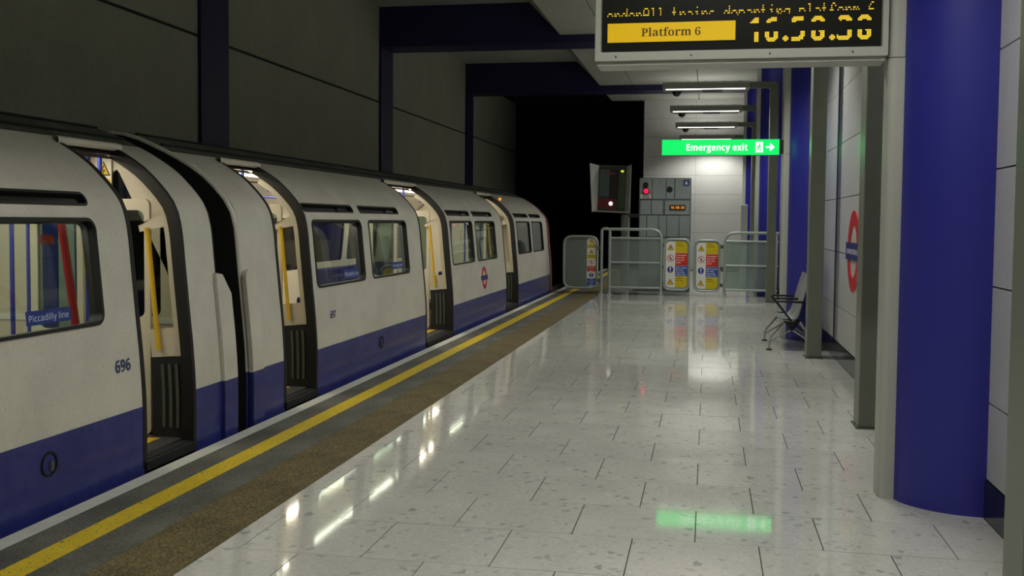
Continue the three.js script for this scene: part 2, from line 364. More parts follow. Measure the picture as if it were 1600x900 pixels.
// ---------------------------------------------------------------- lamp gantries
const GANTRY = [
  [9.69, 'lamp gantry on the platform behind the viewer, last in the row'], [4.92, 'lamp gantry just behind the viewer, over the platform'], [0.17, 'lamp gantry straight above the viewer'],
  [-4.58, 'grey lamp post cropped by the lower right corner of the photo'], [-9.35, 'grey square lamp post standing just behind the big blue column'],
  [-14.12, 'grey square lamp post in front of the bench'], [-18.95, 'lamp gantry whose post is hidden behind the column with the exit sign'],
  [-23.9, 'lamp gantry by the end barrier, nearest of the lit fittings in view'], [-28.65, 'lamp gantry with a round camera dome, second of the lit fittings in view'],
  [-33.4, 'lamp gantry, third of the lit fittings, in front of the end wall'], [-38.2, 'farthest lamp gantry, just above the green exit sign in the photo']];
GANTRY.forEach(([z, label], i) => {
  const t = thing('lamp_gantry', label, 'lamp post', [1.425, 0, z - 0.15], 0, 'lamp gantries along the platform');
  mesh('post', bx(-0.095, 0.095, 0.012, 4.86, -0.15, 0.15, 0.012), M.post, t);
  mesh('base_plate', bx(-0.115, 0.115, 0, 0.014, -0.17, 0.17), M.postDark, t);
  const s = new THREE.Shape(); s.moveTo(0.095, 4.86); s.lineTo(0.095, 4.90); s.absarc(-0.005, 4.9, 0.1, 0, Math.PI / 2); s.lineTo(-0.62, 5.0); s.lineTo(-0.62, 4.86); s.lineTo(-0.155, 4.86); s.absarc(-0.155, 4.80, 0.06, Math.PI / 2, 0, true); s.closePath();
  mesh('arm', extr(s, 0.16, 0.006).translate(0, 0, -0.08), M.post, t);
  const h = new THREE.Shape(); h.moveTo(-0.27, 4.84); h.lineTo(0.27, 4.84); h.lineTo(0.27, 4.96); h.lineTo(0.23, 5.0); h.lineTo(-0.23, 5.0); h.lineTo(-0.27, 4.96); h.closePath();
  const lh = mesh('lamp_housing', extr(h, 1.95, 0.01).rotateY(Math.PI / 2).translate(-2.5, 0, 0), M.housing, t);
  for (const x of [-2.3, -1.95, -1.55, -1.15, -0.8]) mesh('clip', bx(x, x + 0.05, 5.0, 5.018, -0.14, 0.14), M.postDark, lh);
  mesh('uplight_slot', bx(-2.4, -0.66, 5.0, 5.006, -0.06, 0.06), M.slotGlow, lh);
  const up = new THREE.RectAreaLight(LAMP_COLOR, UPLIGHT, 1.74, 0.12); up.position.set(-1.53, 5.03, 0); up.rotation.x = Math.PI / 2; t.add(up);
  for (const dz of [-0.235, 0.235]) mesh('fluorescent_tube', rod([-2.42, 4.828, dz], [-0.65, 4.828, dz], 0.013), M.tubeGlow, t);
  mesh('added_dark_plate', bx(-2.42, -0.65, 4.806, 4.842, -0.185, 0.185), M.postDark, t);  // added plate, keeps the housing underside dark between the tubes
  mesh('tube_cradle', bx(-1.6, -1.15, 4.795, 4.845, -0.14, 0.24), M.rubber, t);
  const d = mesh('camera_dome', new THREE.SphereGeometry(0.1, 20, 12, 0, Math.PI * 2, Math.PI / 2, Math.PI / 2).translate(-2.18, 4.79, 0.04), M.dome, t);
  mesh('dome_collar', new THREE.CylinderGeometry(0.115, 0.115, 0.055, 20).translate(-2.18, 4.817, 0.04), M.postDark, d);
  for (const x of [-2.15, -1.535, -0.92]) {                      // downlight through cut-off louvres, three lengths of tube
    const l = new THREE.SpotLight(LAMP_COLOR, LAMP, 0, CUT, 0.35, 2);
    l.position.set(x, 4.785, 0); l.target.position.set(x, 0, 0); l.castShadow = true; l.shadow.radius = 6; t.add(l, l.target);
  }
});

// ================================================================ THE TRAIN
const XC = -5.27;
const PROF = (() => {
  const pts = [[-3.95, -0.3], [-3.95, 0], [-3.95, 0.45], [-3.97, 0.79], [-3.998, 1.08], [-4.03, 1.42], [-4.065, 1.75], [-4.11, 1.9], [-4.19, 2.015], [-4.27, 2.1], [-4.36, 2.185], [-4.49, 2.275], [-4.65, 2.365], [-4.85, 2.46], [-5.05, 2.54], [XC, 2.58]];
  const c = new THREE.CatmullRomCurve3([...pts, ...pts.slice(0, -1).reverse().map(([x, y]) => [2 * XC - x, y])].map(([x, y]) => V3(x, y, 0)), false, 'centripetal');
  const N = 800, P = c.getSpacedPoints(N), L = c.getLength();
  const at = (s) => { const f = Math.min(N - 1e-6, Math.max(0, s / L * N)), i = Math.floor(f), t = f - i, a = P[i], b = P[i + 1];
    const i0 = Math.max(0, i - 4), i1 = Math.min(N, i + 5), dx = P[i1].x - P[i0].x, dy = P[i1].y - P[i0].y, d = Math.hypot(dx, dy);
    return { x: a.x + (b.x - a.x) * t, y: a.y + (b.y - a.y) * t, nx: dy / d, ny: -dx / d }; };
  const sOf = (y) => { let lo = 0, hi = L / 2; for (let k = 0; k < 40; k++) { const m = (lo + hi) / 2; if (at(m).y < y) lo = m; else hi = m; } return lo; };
  return { at, sOf, L };
})();
const HEAD = PROF.sOf(2.345), TOP = PROF.L - HEAD;
const pp = (s, z, off) => { const q = PROF.at(s); return [q.x + q.nx * off, q.y + q.ny * off, z, q.nx, q.ny]; };
// sheet of the body between two z and two arc positions, with rounded window holes [za, zb, y0, y1, r] (arc of the near side; far: mirrored)
function skin(z0, z1, s0, s1, holes = [], off = 0, flip = false, far = false) {
  const S = (y) => far ? PROF.L - PROF.sOf(y) : PROF.sOf(y), lev = new Set([s0, s1]);
  const n = Math.max(1, Math.ceil((s1 - s0) / 0.05)); for (let i = 1; i < n; i++) lev.add(s0 + (s1 - s0) * i / n);
  const hs = holes.map(([a, b, y0, y1, r]) => { for (let k = 0; k <= 5; k++) { const d = r * (1 - Math.cos(k * 18 * R)); lev.add(S(y0 + d)); lev.add(S(y1 - d)); } return { a: Math.min(a, b), b: Math.max(a, b), lo: Math.min(S(y0), S(y1)), hi: Math.max(S(y0), S(y1)), r }; });
  const ls = [...lev].filter((v) => v >= s0 - 1e-9 && v <= s1 + 1e-9).sort((a, b) => a - b).filter((v, i, A) => !i || v - A[i - 1] > 1e-5);
  const pos = [], nor = [], uv = [], f = flip ? -1 : 1;
  const put = (s, z) => { const [x, y, , nx, ny] = pp(s, z, off); pos.push(x, y, z); nor.push(nx * f, ny * f, 0); uv.push(z, s); };
  const inset = (h, s) => { const d = Math.min(s - h.lo, h.hi - s); return d >= h.r ? 0 : h.r - Math.sqrt(Math.max(0, h.r * h.r - (h.r - Math.max(0, d)) ** 2)); };
  for (let i = 0; i + 1 < ls.length; i++) {
    const a = ls[i], b = ls[i + 1], m = (a + b) / 2, act = hs.filter((h) => m > h.lo && m < h.hi).sort((p, q) => p.a - q.a);
    let za = [z0, z0];
    for (let k = 0; k <= act.length; k++) {
      const h = act[k], zb = h ? [h.a + inset(h, a), h.a + inset(h, b)] : [z1, z1];
      const q = flip ? [[a, za[0]], [a, zb[0]], [b, zb[1]], [a, za[0]], [b, zb[1]], [b, za[1]]] : [[a, za[0]], [b, zb[1]], [a, zb[0]], [a, za[0]], [b, za[1]], [b, zb[1]]];
      for (const [s, z] of q) put(s, z);
      if (h) za = [h.b - inset(h, a), h.b - inset(h, b)];
    }
  }
  const g = new THREE.BufferGeometry();
  g.setAttribute('position', new THREE.Float32BufferAttribute(pos, 3)); g.setAttribute('normal', new THREE.Float32BufferAttribute(nor, 3)); g.setAttribute('uv', new THREE.Float32BufferAttribute(uv, 2));
  return g;
}
// wraps a flat geometry (x = -z along the train, y = height, z = thickness) onto the near (or far) side
function wrap(g, off = 0, far = false) {
  const p = g.attributes.position;
  for (let i = 0; i < p.count; i++) { const s = PROF.sOf(p.getY(i)), q = pp(far ? PROF.L - s : s, -p.getX(i), off + p.getZ(i)); p.setXYZ(i, q[0], q[1], q[2]); }
  g.computeVertexNormals(); return g;
}
function gasket([a, b, y0, y1, r], w, d, off) {
  const A = Math.min(-a, -b), B = Math.max(-a, -b), s = rrShape(A - 0.006, B + 0.006, y0 - 0.006, y1 + 0.006, r + 0.006); s.holes.push(rrShape(A + w, B - w, y0 + w, y1 - w, Math.max(0.01, r - w), new THREE.Path()));
  return wrap(extr(s, d, 0, 6), off);
}
// a ring of body in one plane: ribbon from offset a to b, thickness in z
function ribbon(z, dz, s0, s1, a, b) {
  const pos = [], n = 28, q = (A, B, C, D) => pos.push(...A, ...B, ...C, ...A, ...C, ...D), P = (s, z, o) => pp(s, z, o).slice(0, 3);
  for (let i = 0; i < n; i++) {
    const s = s0 + (s1 - s0) * i / n, t = s0 + (s1 - s0) * (i + 1) / n, z2 = z + dz;
    q(P(s, z, a), P(s, z, b), P(t, z, b), P(t, z, a)); q(P(s, z2, b), P(s, z2, a), P(t, z2, a), P(t, z2, b));
    q(P(s, z, a), P(t, z, a), P(t, z2, a), P(s, z2, a)); q(P(s, z, b), P(s, z2, b), P(t, z2, b), P(t, z, b));
  }
  const g = new THREE.BufferGeometry(); g.setAttribute('position', new THREE.Float32BufferAttribute(pos, 3));
  g.setAttribute('uv', new THREE.Float32BufferAttribute(new Float32Array(pos.length / 3 * 2), 2)); g.computeVertexNormals(); return g;
}
// end closing plate of the body shell, optionally with the same outline drawn in
function endPlate(z, off, y0 = -0.3) {
  const s = new THREE.Shape(); const n = 60, a = PROF.sOf(y0);
  for (let i = 0; i <= n; i++) { const [x, y] = pp(a + (PROF.L - 2 * a) * i / n, 0, off); i ? s.lineTo(x, y) : s.moveTo(x, y); }
  s.closePath(); return s;
}
// body sheet whose offset follows z (rounded corners of the car ends)
function nose(zs, offs, s0, s1) {
  const pos = [], uv = [], n = 40;
  const P = (j, i) => pp(s0 + (s1 - s0) * i / n, zs[j], offs[j]).slice(0, 3);
  for (let j = 0; j + 1 < zs.length; j++) for (let i = 0; i < n; i++) {
    const A = P(j, i), B = P(j + 1, i), C = P(j + 1, i + 1), D = P(j, i + 1);
    pos.push(...A, ...B, ...C, ...A, ...C, ...D);
    for (const [jj, ii] of [[j, i], [j + 1, i], [j + 1, i + 1], [j, i], [j + 1, i + 1], [j, i + 1]]) uv.push(zs[jj], s0 + (s1 - s0) * ii / n);
  }
  const g = new THREE.BufferGeometry(); g.setAttribute('position', new THREE.Float32BufferAttribute(pos, 3)); g.setAttribute('uv', new THREE.Float32BufferAttribute(uv, 2));
  return smooth(g);
}
const decal = (tex, za, zb, y0, y1, parent, name, label, off = 0.003, rough = 0.4, alpha = false) => {
  const g = wrap(new THREE.PlaneGeometry(Math.abs(zb - za), y1 - y0, 4, 4).translate(-(za + zb) / 2, (y0 + y1) / 2, 0), off);
  const m = std({ map: tex, roughness: rough }); if (alpha) { m.transparent = true; m.alphaTest = 0.5; m.polygonOffset = true; m.polygonOffsetFactor = -1; }
  return mesh(name, g, m, parent, label);
};
const lineTex = canvasTex(512, 128, (c, w, h) => { c.fillStyle = '#20357f'; c.fillRect(0, 0, w, h); c.fillStyle = '#c4d2e6'; c.font = '78px sans-serif'; c.textAlign = 'center'; c.textBaseline = 'middle'; c.fillText('Piccadilly line', w / 2, h / 2 + 4, w * 0.9); });
const numTex = (n) => canvasTex(256, 160, (c, w, h) => { c.clearRect(0, 0, w, h); c.fillStyle = '#2a2f62'; c.font = 'bold 150px sans-serif'; c.textAlign = 'center'; c.textBaseline = 'middle'; c.fillText(n, w / 2, h / 2 + 4, w * 0.96); });
const hazardTex = canvasTex(128, 256, (c, w, h) => { c.fillStyle = '#d8d2c0'; c.fillRect(0, 0, w, h); c.fillStyle = '#d8b418'; c.fillRect(8, 150, w - 16, 96); c.beginPath(); c.moveTo(64, 30); c.lineTo(114, 126); c.lineTo(14, 126); c.fill(); c.strokeStyle = '#201c10'; c.lineWidth = 9; c.stroke(); c.beginPath(); c.moveTo(70, 58); c.lineTo(52, 92); c.lineTo(74, 92); c.lineTo(60, 116); c.lineWidth = 8; c.stroke(); });

// doors: [near edge, far edge]; panels between them
function carriage(name, label, zA, zB, doors, windows, vents, opt) {
  const t = thing(name, label, 'train carriage', [0, 0, 0], 0, 'carriages of the standing train');
  const W = 0.085, yB = 0.45, sB = PROF.sOf(yB), s0 = PROF.sOf(-0.22), farW = [];
  const edges = [zA, ...doors.flat(), zB];
  for (let i = 0; i < edges.length; i += 2) {
    const a = edges[i], b = edges[i + 1], inside = (h) => h[0] <= a && h[1] >= b;
    const hs = [...windows, ...vents].filter(inside);
    mesh('body_panel', skin(b, a, sB, HEAD, hs), M.trainWhite, t);
    mesh('skirt_panel', skin(b, a, s0, sB, [], 0.002), M.trainBlue, t, 'blue lower band');
    mesh('inner_lining', skin(b, a, PROF.sOf(0.05), HEAD, hs, -W, true), M.lining, t);
  }
  windows.forEach((h) => {
    const f = mesh('window_frame', gasket(h, 0.016, W + 0.014, -W - 0.005), M.rubber, t);
    mesh('pane', skin(h[1] + 0.004, h[0] - 0.004, PROF.sOf(h[2] + 0.002), PROF.sOf(h[3] - 0.002), [], -0.02), M.glass, f);
  });
  vents.forEach((h) => {
    const f = mesh('ventilator', [gasket(h, 0.01, 0.05, -0.045), skin(h[1], h[0], PROF.sOf(h[2]), PROF.sOf(h[3]), [], -0.045)], M.rubber, t, 'dark ventilator slot');
    const m = h[0] + (h[1] - h[0]) * 0.72;
    mesh('louvre', skin(h[1] + 0.02, m, PROF.sOf(h[2] + 0.012), PROF.sOf(h[3] - 0.012), [], -0.025), M.glassDark, f);
  });
  // roof, far side, underframe, floor
  mesh('roof', [skin(zB, zA, HEAD + 0.1, TOP - 0.1)], M.trainRoof, t, 'dirty dark roof');
  mesh('cant_panel', [skin(zB, zA, HEAD, HEAD + 0.1), skin(zB, zA, TOP - 0.1, TOP)], M.trainWhite, t);
  for (const d of [0.24, 0.5]) { const a = pp(HEAD + d, zA - 0.05, 0.006), b = pp(HEAD + d, zB + 0.05, 0.006); mesh('roof_rib', rod(a.slice(0, 3), b.slice(0, 3), 0.014, 6), M.trainDark, t); }
  const fh = windows.map((h) => h.slice()), fd = doors.map(([a, b]) => [a - 0.14, b + 0.14, 1.0, 1.84, 0.08]);
  mesh('far_side', skin(zB, zA, TOP, PROF.L - s0, [...fh, ...fd], 0, false, true), M.trainWhite, t);
  mesh('far_lining', skin(zB, zA, TOP, PROF.L - PROF.sOf(0.05), [...fh, ...fd], -W, true, true), M.lining, t);
  for (const h of [...fh, ...fd]) mesh('far_pane', skin(h[1], h[0], PROF.L - PROF.sOf(h[3]), PROF.L - PROF.sOf(h[2]), [], -0.06), M.glassDark, t);
  mesh('ceiling_lining', skin(zB, zA, HEAD, TOP, [], -0.06, true), M.lining, t);
  mesh('car_floor', bx(-6.5, -4.06, -0.02, 0.06, zB, zA), M.carFloor, t);
  mesh('underframe', bx(-6.3, -4.2, -0.75, -0.03, zB + 0.4, zA - 0.3), M.trainDark, t);
  // doorways
  doors.forEach(([a, b]) => {
    const d = mesh('door_surround', [ribbon(b - 0.02, 0.045, PROF.sOf(0.0), HEAD, 0.006, -W), ribbon(a + 0.02, -0.045, PROF.sOf(0.0), HEAD, 0.006, -W), skin(b, a, HEAD - 0.02, HEAD + 0.02, [], -0.03), skin(b, a, HEAD - 0.02, HEAD + 0.06, [], -W, true)], M.rubber, t, 'black rubber door surround');
    const sh = PROF.sOf(2.335), rail = []; for (let k = 0; k <= 12; k++) { const z = a + 0.04 + (b - a - 0.08) * k / 12; rail.push(pp(sh + 0.02, z, 0.012).slice(0, 3)); }
    mesh('rain_gutter', tube(rail, 0.032), M.trainWhite, t);
    mesh('sill', [bx(-4.1, -3.93, -0.02, 0.045, b, a), bx(-4.05, -3.97, 0.045, 0.052, b + 0.02, a - 0.02)], M.trainDark, d);
    mesh('sill_stripe', bx(-4.31, -4.22, 0.055, 0.066, b + 0.05, a - 0.05), M.poleYellow, t, 'yellow stripe on the doorway floor');
    // pocket return seen through the doorway: pale upper part with yellow grab rail, dark kick panel
    for (const [z, sg] of [[b, 1], [a, -1]]) {
      if ((sg === 1 && b < opt.zIn[1]) || (sg === -1 && a > opt.zIn[0])) continue;
      const rb = (y0, y1, o0, o1) => ribbon(z - sg * 0.05, sg * 0.03, PROF.sOf(y0), PROF.sOf(y1), o0, o1);
      const pil = mesh('door_pillar', [rb(0.72, 2.3, -W, -0.15), rb(0.72, 0.95, -0.15, -0.36), rb(1.76, 1.9, -0.15, -0.36)], M.lining, t);
      mesh('kick_panel', ribbon(z - sg * 0.05, sg * 0.032, PROF.sOf(0.06), PROF.sOf(0.715), -W, -0.37), M.liningDark, pil, 'black kick panel');
      for (let k = 0; k < 3; k++) mesh('kick_rib', ribbon(z - sg * 0.015, sg * 0.01, PROF.sOf(0.14), PROF.sOf(0.66), -W - 0.05 - 0.06 * k, -W - 0.075 - 0.06 * k), M.postDark, pil);
      const pts = []; for (let k = 0; k <= 8; k++) pts.push(pp(PROF.sOf(0.78 + 1.0 * k / 8), z + sg * 0.005, -0.28).slice(0, 3));
      mesh('grab_rail', tube(pts, 0.02), M.poleYellow, pil, 'yellow grab rail');
      // draught screen behind the door pocket
      const sx = -4.36, z2 = z - sg * 0.06;
      const ss = rrShape(sx - 0.42, sx, 0.06, 1.95, 0.05); ss.holes.push(rrShape(sx - 0.36, sx - 0.05, 1.0, 1.86, 0.06, new THREE.Path()));
      const sc = mesh('draught_screen', extr(ss, 0.03, 0.003).translate(0, 0, z2 - 0.015 - sg * 0.02), M.lining, t);
      mesh('screen_glass', bx(sx - 0.37, sx - 0.04, 0.99, 1.87, z2 - 0.004 - sg * 0.02, z2 + 0.004 - sg * 0.02), M.glass, sc);
      mesh('screen_post', rod([sx - 0.44, 0.06, z2 - sg * 0.02], [sx - 0.44, 2.36, z2 - sg * 0.02], 0.018), opt.pole, sc);
    }
  });
  // seats along both sides, poles, ceiling strips
  const runs = []; let za = opt.zIn[0];
  for (const [a, b] of [...doors.filter(([a, b]) => a < opt.zIn[0] && b > opt.zIn[1]), [opt.zIn[1], 0]]) { if (za - a > 0.5) runs.push([za - 0.16, a + 0.16]); za = b; }
  for (const [a, b] of runs) for (const side of [-1, 1]) {
    const n = Math.max(1, Math.round((a - b) / 0.5)), w = (a - b) / n, X = (d) => XC + side * d;
    const bse = mesh('seat_base', bx(Math.min(X(0.78), X(1.14)), Math.max(X(0.78), X(1.14)), 0.06, 0.36, b, a), M.lining, t);
    for (let k = 0; k < n; k++) {
      mesh('cushion', bx(Math.min(X(0.7), X(1.13)), Math.max(X(0.7), X(1.13)), 0.36, 0.48, a - w * (k + 1) + 0.015, a - w * k - 0.015, 0.03), M.moquette, bse);
      mesh('seat_back', bx(Math.min(X(1.02), X(1.13)), Math.max(X(1.02), X(1.13)), 0.49, 0.98, a - w * (k + 1) + 0.015, a - w * k - 0.015, 0.03), M.moquette, bse);
    }
    mesh('overhead_rail', rod([X(0.72), 2.1, b], [X(0.72), 2.1, a], 0.016), opt.pole, t);
  }
  for (const [a, b] of doors) if (a < opt.zIn[0] && b > opt.zIn[1]) mesh('pole', rod([XC, 0.06, (a + b) / 2], [XC, 2.44, (a + b) / 2], 0.018), opt.pole, t);
  for (const x of [XC - 0.42, XC + 0.42]) {
    const n = Math.floor((opt.zIn[0] - opt.zIn[1]) / 1.5);
    for (let k = 0; k < n; k++) { const z = opt.zIn[0] - 0.75 - 1.5 * k; mesh('light_strip', bx(x - 0.06, x + 0.06, 2.335, 2.365, z - 0.6, z + 0.6), M.stripGlow, t); }
  }
  const len = opt.zIn[0] - opt.zIn[1];
  for (const x of [XC - 0.42, XC + 0.42]) { const l = new THREE.RectAreaLight(CABIN_COLOR, CABIN * 4, 0.12, len - 0.4); l.position.set(x, 2.325, (opt.zIn[0] + opt.zIn[1]) / 2); l.rotation.x = -Math.PI / 2; t.add(l); }
  return t;
}
function bulkhead(t, z, dark) {                                // inside end wall with a gangway door window
  const s = endPlate(z, -0.1, 0.06); s.holes.push(rrShape(-4.9, -4.46, 0.98, 2.2, 0.06, new THREE.Path()));
  const b = mesh('bulkhead', extr(s, 0.04).translate(0, 0, z - 0.02), M.lining, t);
  mesh('bulkhead_pane', bx(-4.92, -4.44, 0.96, 2.22, z - 0.012, z - 0.004), M.glassDark, b);
  mesh('gangway_pane', bx(-5.46, -5.0, 1.27, 1.86, z + 0.018, z + 0.026), M.glassGreen, b);
  for (const [x0, x1, m] of [[-5.535, -5.39, M.poleBlue], [-5.385, -5.23, M.white], [-5.225, -5.09, M.poleBlue]]) mesh('door_post', bx(x0, x1, 0.08, 2.36, z + 0.02, z + 0.05, 0.01), m, b);
  mesh('notice', bx(-5.56, -5.42, 1.57, 1.65, z + 0.05, z + 0.056), M.roundelRed, b, 'small red notice');
  mesh('poster', bx(-5.06, -4.98, 1.45, 1.72, z + 0.028, z + 0.032), std({ color: 0x3c4c8c, roughness: 0.6 }), b);
  mesh('bulkhead_band', bx(XC - 1.1, XC + 1.1, 0.92, 0.965, z + 0.02, z + 0.028), M.white, b);
}
function cover(t, a) {                                         // round access cover on the blue band
  const ring = new THREE.Shape(); ring.absarc(a, 0.285, 0.078, 0, Math.PI * 2); const h = new THREE.Path(); h.absarc(a, 0.285, 0.066, 0, Math.PI * 2); ring.holes.push(h);
  const c = mesh('access_cover', wrap(tess(extr(ring, 0.008, 0, 24)), 0.002), M.rubber, t, 'round dark access cover');
  mesh('latch', wrap(tess(new THREE.BoxGeometry(0.03, 0.06, 0.012).translate(a + 0.02, 0.27, 0.006)), 0.002), M.postDark, c);
}
const win = (a, b) => [a, b, 1.085, 1.79, 0.075], vent = (a, b) => [a, b, 1.882, 1.962, 0.035];
{ // ---- near carriage, 696
  const t = carriage('train_carriage', 'nearest white and blue train carriage, numbered 696, cut off by the left edge', 9.5, -7.9, [[7.2, 5.7], [0.9, -0.6], [-6.67, -7.4]],
    [win(4.9, 3.2), win(2.9, 1.4), win(-1.2, -3.0), win(-3.3, -6.26)], [vent(-1.2, -3.0), vent(-3.3, -6.25)], { zIn: [9.4, -7.8], pole: M.poleBlue });
  decal(numTex('696'), -6.33, -6.53, 0.715, 0.84, t, 'fleet_number', 'blue number 696', 0.003, 0.4, true);
  decal(lineTex, -5.485, -5.93, 1.14, 1.228, t, 'line_sticker', 'blue sticker reading Piccadilly line', -0.014);
  cover(t, 5.58);
  bulkhead(t, -7.82);
  mesh('end_wall', extr(endPlate(0, -0.004), 0.05).translate(0, 0, -7.93), M.trainDark, t);
  // corner fairing plate with a cut upper corner
  const s = new THREE.Shape(); [[7.86, -0.15], [8.1, -0.15], [8.1, 1.16], [7.98, 1.32], [7.86, 1.345]].forEach(([x, y], i) => i ? s.lineTo(x, y) : s.moveTo(x, y)); s.closePath();
  const gp = (y0, y1) => { const q = new THREE.Shape(); const top = y1 > 1; q.moveTo(7.86, y0); q.lineTo(8.1, y0); if (top) { q.lineTo(8.1, 1.16); q.lineTo(7.97, 1.33); q.lineTo(7.86, 1.345); } else { q.lineTo(8.1, y1); q.lineTo(7.86, y1); } q.closePath(); return q; };
  const sub = (sh) => { const g = extr(sh, 0.03, 0); return wrap(tess(g), 0.002); };
  mesh('corner_fairing', sub(gp(0.45, 1.34)), M.trainWhite, t, 'white corner fairing with a clipped top');
  mesh('corner_fairing', sub(gp(-0.15, 0.45)), M.trainBlue, t, 'blue foot of the corner fairing');
  const tp = []; for (let k = 0; k <= 8; k++) tp.push(pp(PROF.sOf(1.0 + 0.8 * k / 8), -6.3 + 0.02 * 0, -0.3 - 0.0 * k).slice(0, 3));
  mesh('grab_pole', rod([-4.24, 0.5, -6.42], [-4.335, 1.9, -6.27], 0.028), M.poleRed, t, 'red sloping grab pole');
  mesh('warning_label', new THREE.PlaneGeometry(0.15, 0.3).translate(-4.955, 2.15, -7.77), print(hazardTex), t, 'yellow triangle warning label');
  const sg = bx(-4.95, -4.32, 0.3, 0.58, -7.79, -7.55); mesh('end_seat', sg, M.lining, t);
  mesh('end_cushion', bx(-4.95, -4.32, 0.58, 0.86, -7.8, -7.62, 0.03), M.moquette, t);
}
function tess(g) {                                             // splits tall faces so that they can follow the profile
  const p = (g.index ? g.toNonIndexed() : g).attributes.position, pos = [];
  const cut = (A, B, C, d) => { const m = Math.max(Math.abs(A.y - B.y), Math.abs(B.y - C.y), Math.abs(C.y - A.y)); if (d > 5 || m < 0.12) { pos.push(...A.toArray(), ...B.toArray(), ...C.toArray()); return; }
    const ab = A.clone().lerp(B, 0.5), bc = B.clone().lerp(C, 0.5), ca = C.clone().lerp(A, 0.5); cut(A, ab, ca, d + 1); cut(ab, B, bc, d + 1); cut(ca, bc, C, d + 1); cut(ab, bc, ca, d + 1); };
  for (let i = 0; i < p.count; i += 3) cut(V3().fromBufferAttribute(p, i), V3().fromBufferAttribute(p, i + 1), V3().fromBufferAttribute(p, i + 2), 0);
  const o = new THREE.BufferGeometry(); o.setAttribute('position', new THREE.Float32BufferAttribute(pos, 3));
  const uv = new Float32Array(pos.length / 3 * 2); for (let i = 0; i < pos.length / 3; i++) { uv[2 * i] = -pos[3 * i]; uv[2 * i + 1] = pos[3 * i + 1]; }
  o.setAttribute('uv', new THREE.Float32BufferAttribute(uv, 2)); return o;
}
{ // ---- far carriage, 697
  const t = carriage('train_carriage', 'farther white and blue train carriage, numbered 697, with a red cab at its far end', -8.42, -25.95, [[-9.16, -9.97], [-14.17, -15.75], [-20.16, -21.45]],
    [win(-10.12, -11.66), win(-11.93, -13.5), win(-15.93, -17.5), win(-17.74, -19.42), win(-21.72, -23.4), win(-23.66, -25.2)],
    [vent(-9.98 - 0.02, -11.52), vent(-11.74, -13.3), vent(-15.9, -17.5), vent(-17.74, -19.4), vent(-21.7, -23.4), vent(-23.66, -25.2)], { zIn: [-8.55, -21.6], pole: M.poleBlue });
  decal(numTex('697'), -10.4, -10.58, 0.72, 0.835, t, 'fleet_number', 'dark number 697', 0.003, 0.4, true);
  decal(lineTex, -10.98, -11.5, 1.13, 1.235, t, 'line_sticker', 'blue sticker reading Piccadilly line', -0.014);
  decal(lineTex, -12.8, -13.25, 1.16, 1.25, t, 'line_sticker', 'blue sticker reading Piccadilly line', -0.014);
  cover(t, 12.1);
  bulkhead(t, -8.5);
  // rounded near end
  const zs = [], of = []; for (let k = 0; k <= 8; k++) { const a = k / 8 * Math.PI / 2; zs.push(-8.42 + 0.04 * Math.sin(a)); of.push(-0.03 * (1 - Math.cos(a))); }
  mesh('end_corner', nose(zs.slice().reverse(), of.slice().reverse(), PROF.sOf(0.45), PROF.L - PROF.sOf(0.45)), M.trainWhite, t);
  mesh('end_corner', nose(zs.slice().reverse(), of.slice().reverse(), PROF.sOf(-0.15), PROF.sOf(0.45)), M.trainBlue, t);
  mesh('end_wall', extr(endPlate(0, -0.032), 0.05).translate(0, 0, -8.435), M.trainDark, t);
  const fs = (y0, y1) => { const q = new THREE.Shape(); q.moveTo(8.37, y0); q.lineTo(8.6, y0); if (y1 > 1) { q.lineTo(8.6, 1.25); q.absarc(8.5, 1.25, 0.1, 0, Math.PI / 2); q.absarc(8.46, 1.26, 0.09, Math.PI / 2, Math.PI); } else { q.lineTo(8.6, y1); q.lineTo(8.37, y1); } q.closePath(); return q; };
  mesh('corner_fairing', wrap(tess(extr(fs(0.45, 1.35), 0.05, 0.008)), 0.0), M.trainWhite, t, 'white corner fairing with a rounded top');
  mesh('corner_fairing', wrap(tess(extr(fs(-0.15, 0.45), 0.05, 0.008)), 0.0), M.trainBlue, t, 'blue foot of the corner fairing');
  // cab end
  const zc = [], oc = []; for (let k = 0; k <= 8; k++) { const a = k / 8 * Math.PI / 2; zc.push(-25.95 - 1.3 * Math.sin(a)); oc.push(-0.36 * (1 - Math.cos(a))); }
  mesh('cab_front', [nose(zc, oc, PROF.sOf(-0.2), PROF.L - PROF.sOf(-0.2)), extr(endPlate(0, -0.36, 0.1), 0.04).translate(0, 0, -27.27)], M.trainRed, t, 'red cab front');
  mesh('cab_edge', ribbon(-25.97, 0.05, PROF.sOf(-0.2), PROF.L - PROF.sOf(-0.2), 0.008, -0.06), M.rubber, t, 'dark edge of the cab');
  mesh('cab_bulkhead', extr(endPlate(0, -0.1, 0.06), 0.04).translate(0, 0, -21.66), M.lining, t);
  mesh('cab_desk', [extr(endPlate(0, -0.05, 0.06), 0.04).translate(0, 0, -25.9), bx(-6.3, -4.25, 0.06, 0.95, -25.8, -25.2)], M.liningDark, t);
  // roundel on the bodyside
  const ring = new THREE.Shape(); ring.absarc(18.15, 0.77, 0.205, 0, Math.PI * 2); const hl = new THREE.Path(); hl.absarc(18.15, 0.77, 0.13, 0, Math.PI * 2); ring.holes.push(hl);
  const rd = mesh('roundel', wrap(tess(extr(ring, 0.004, 0, 32)), 0.001), M.roundelRed, t, 'red roundel with a blue bar');
  mesh('roundel_bar', wrap(tess(new THREE.BoxGeometry(0.56, 0.085, 0.004).translate(18.15, 0.77, 0.004)), 0.002), std({ color: 0x27307e, roughness: 0.4 }), rd);
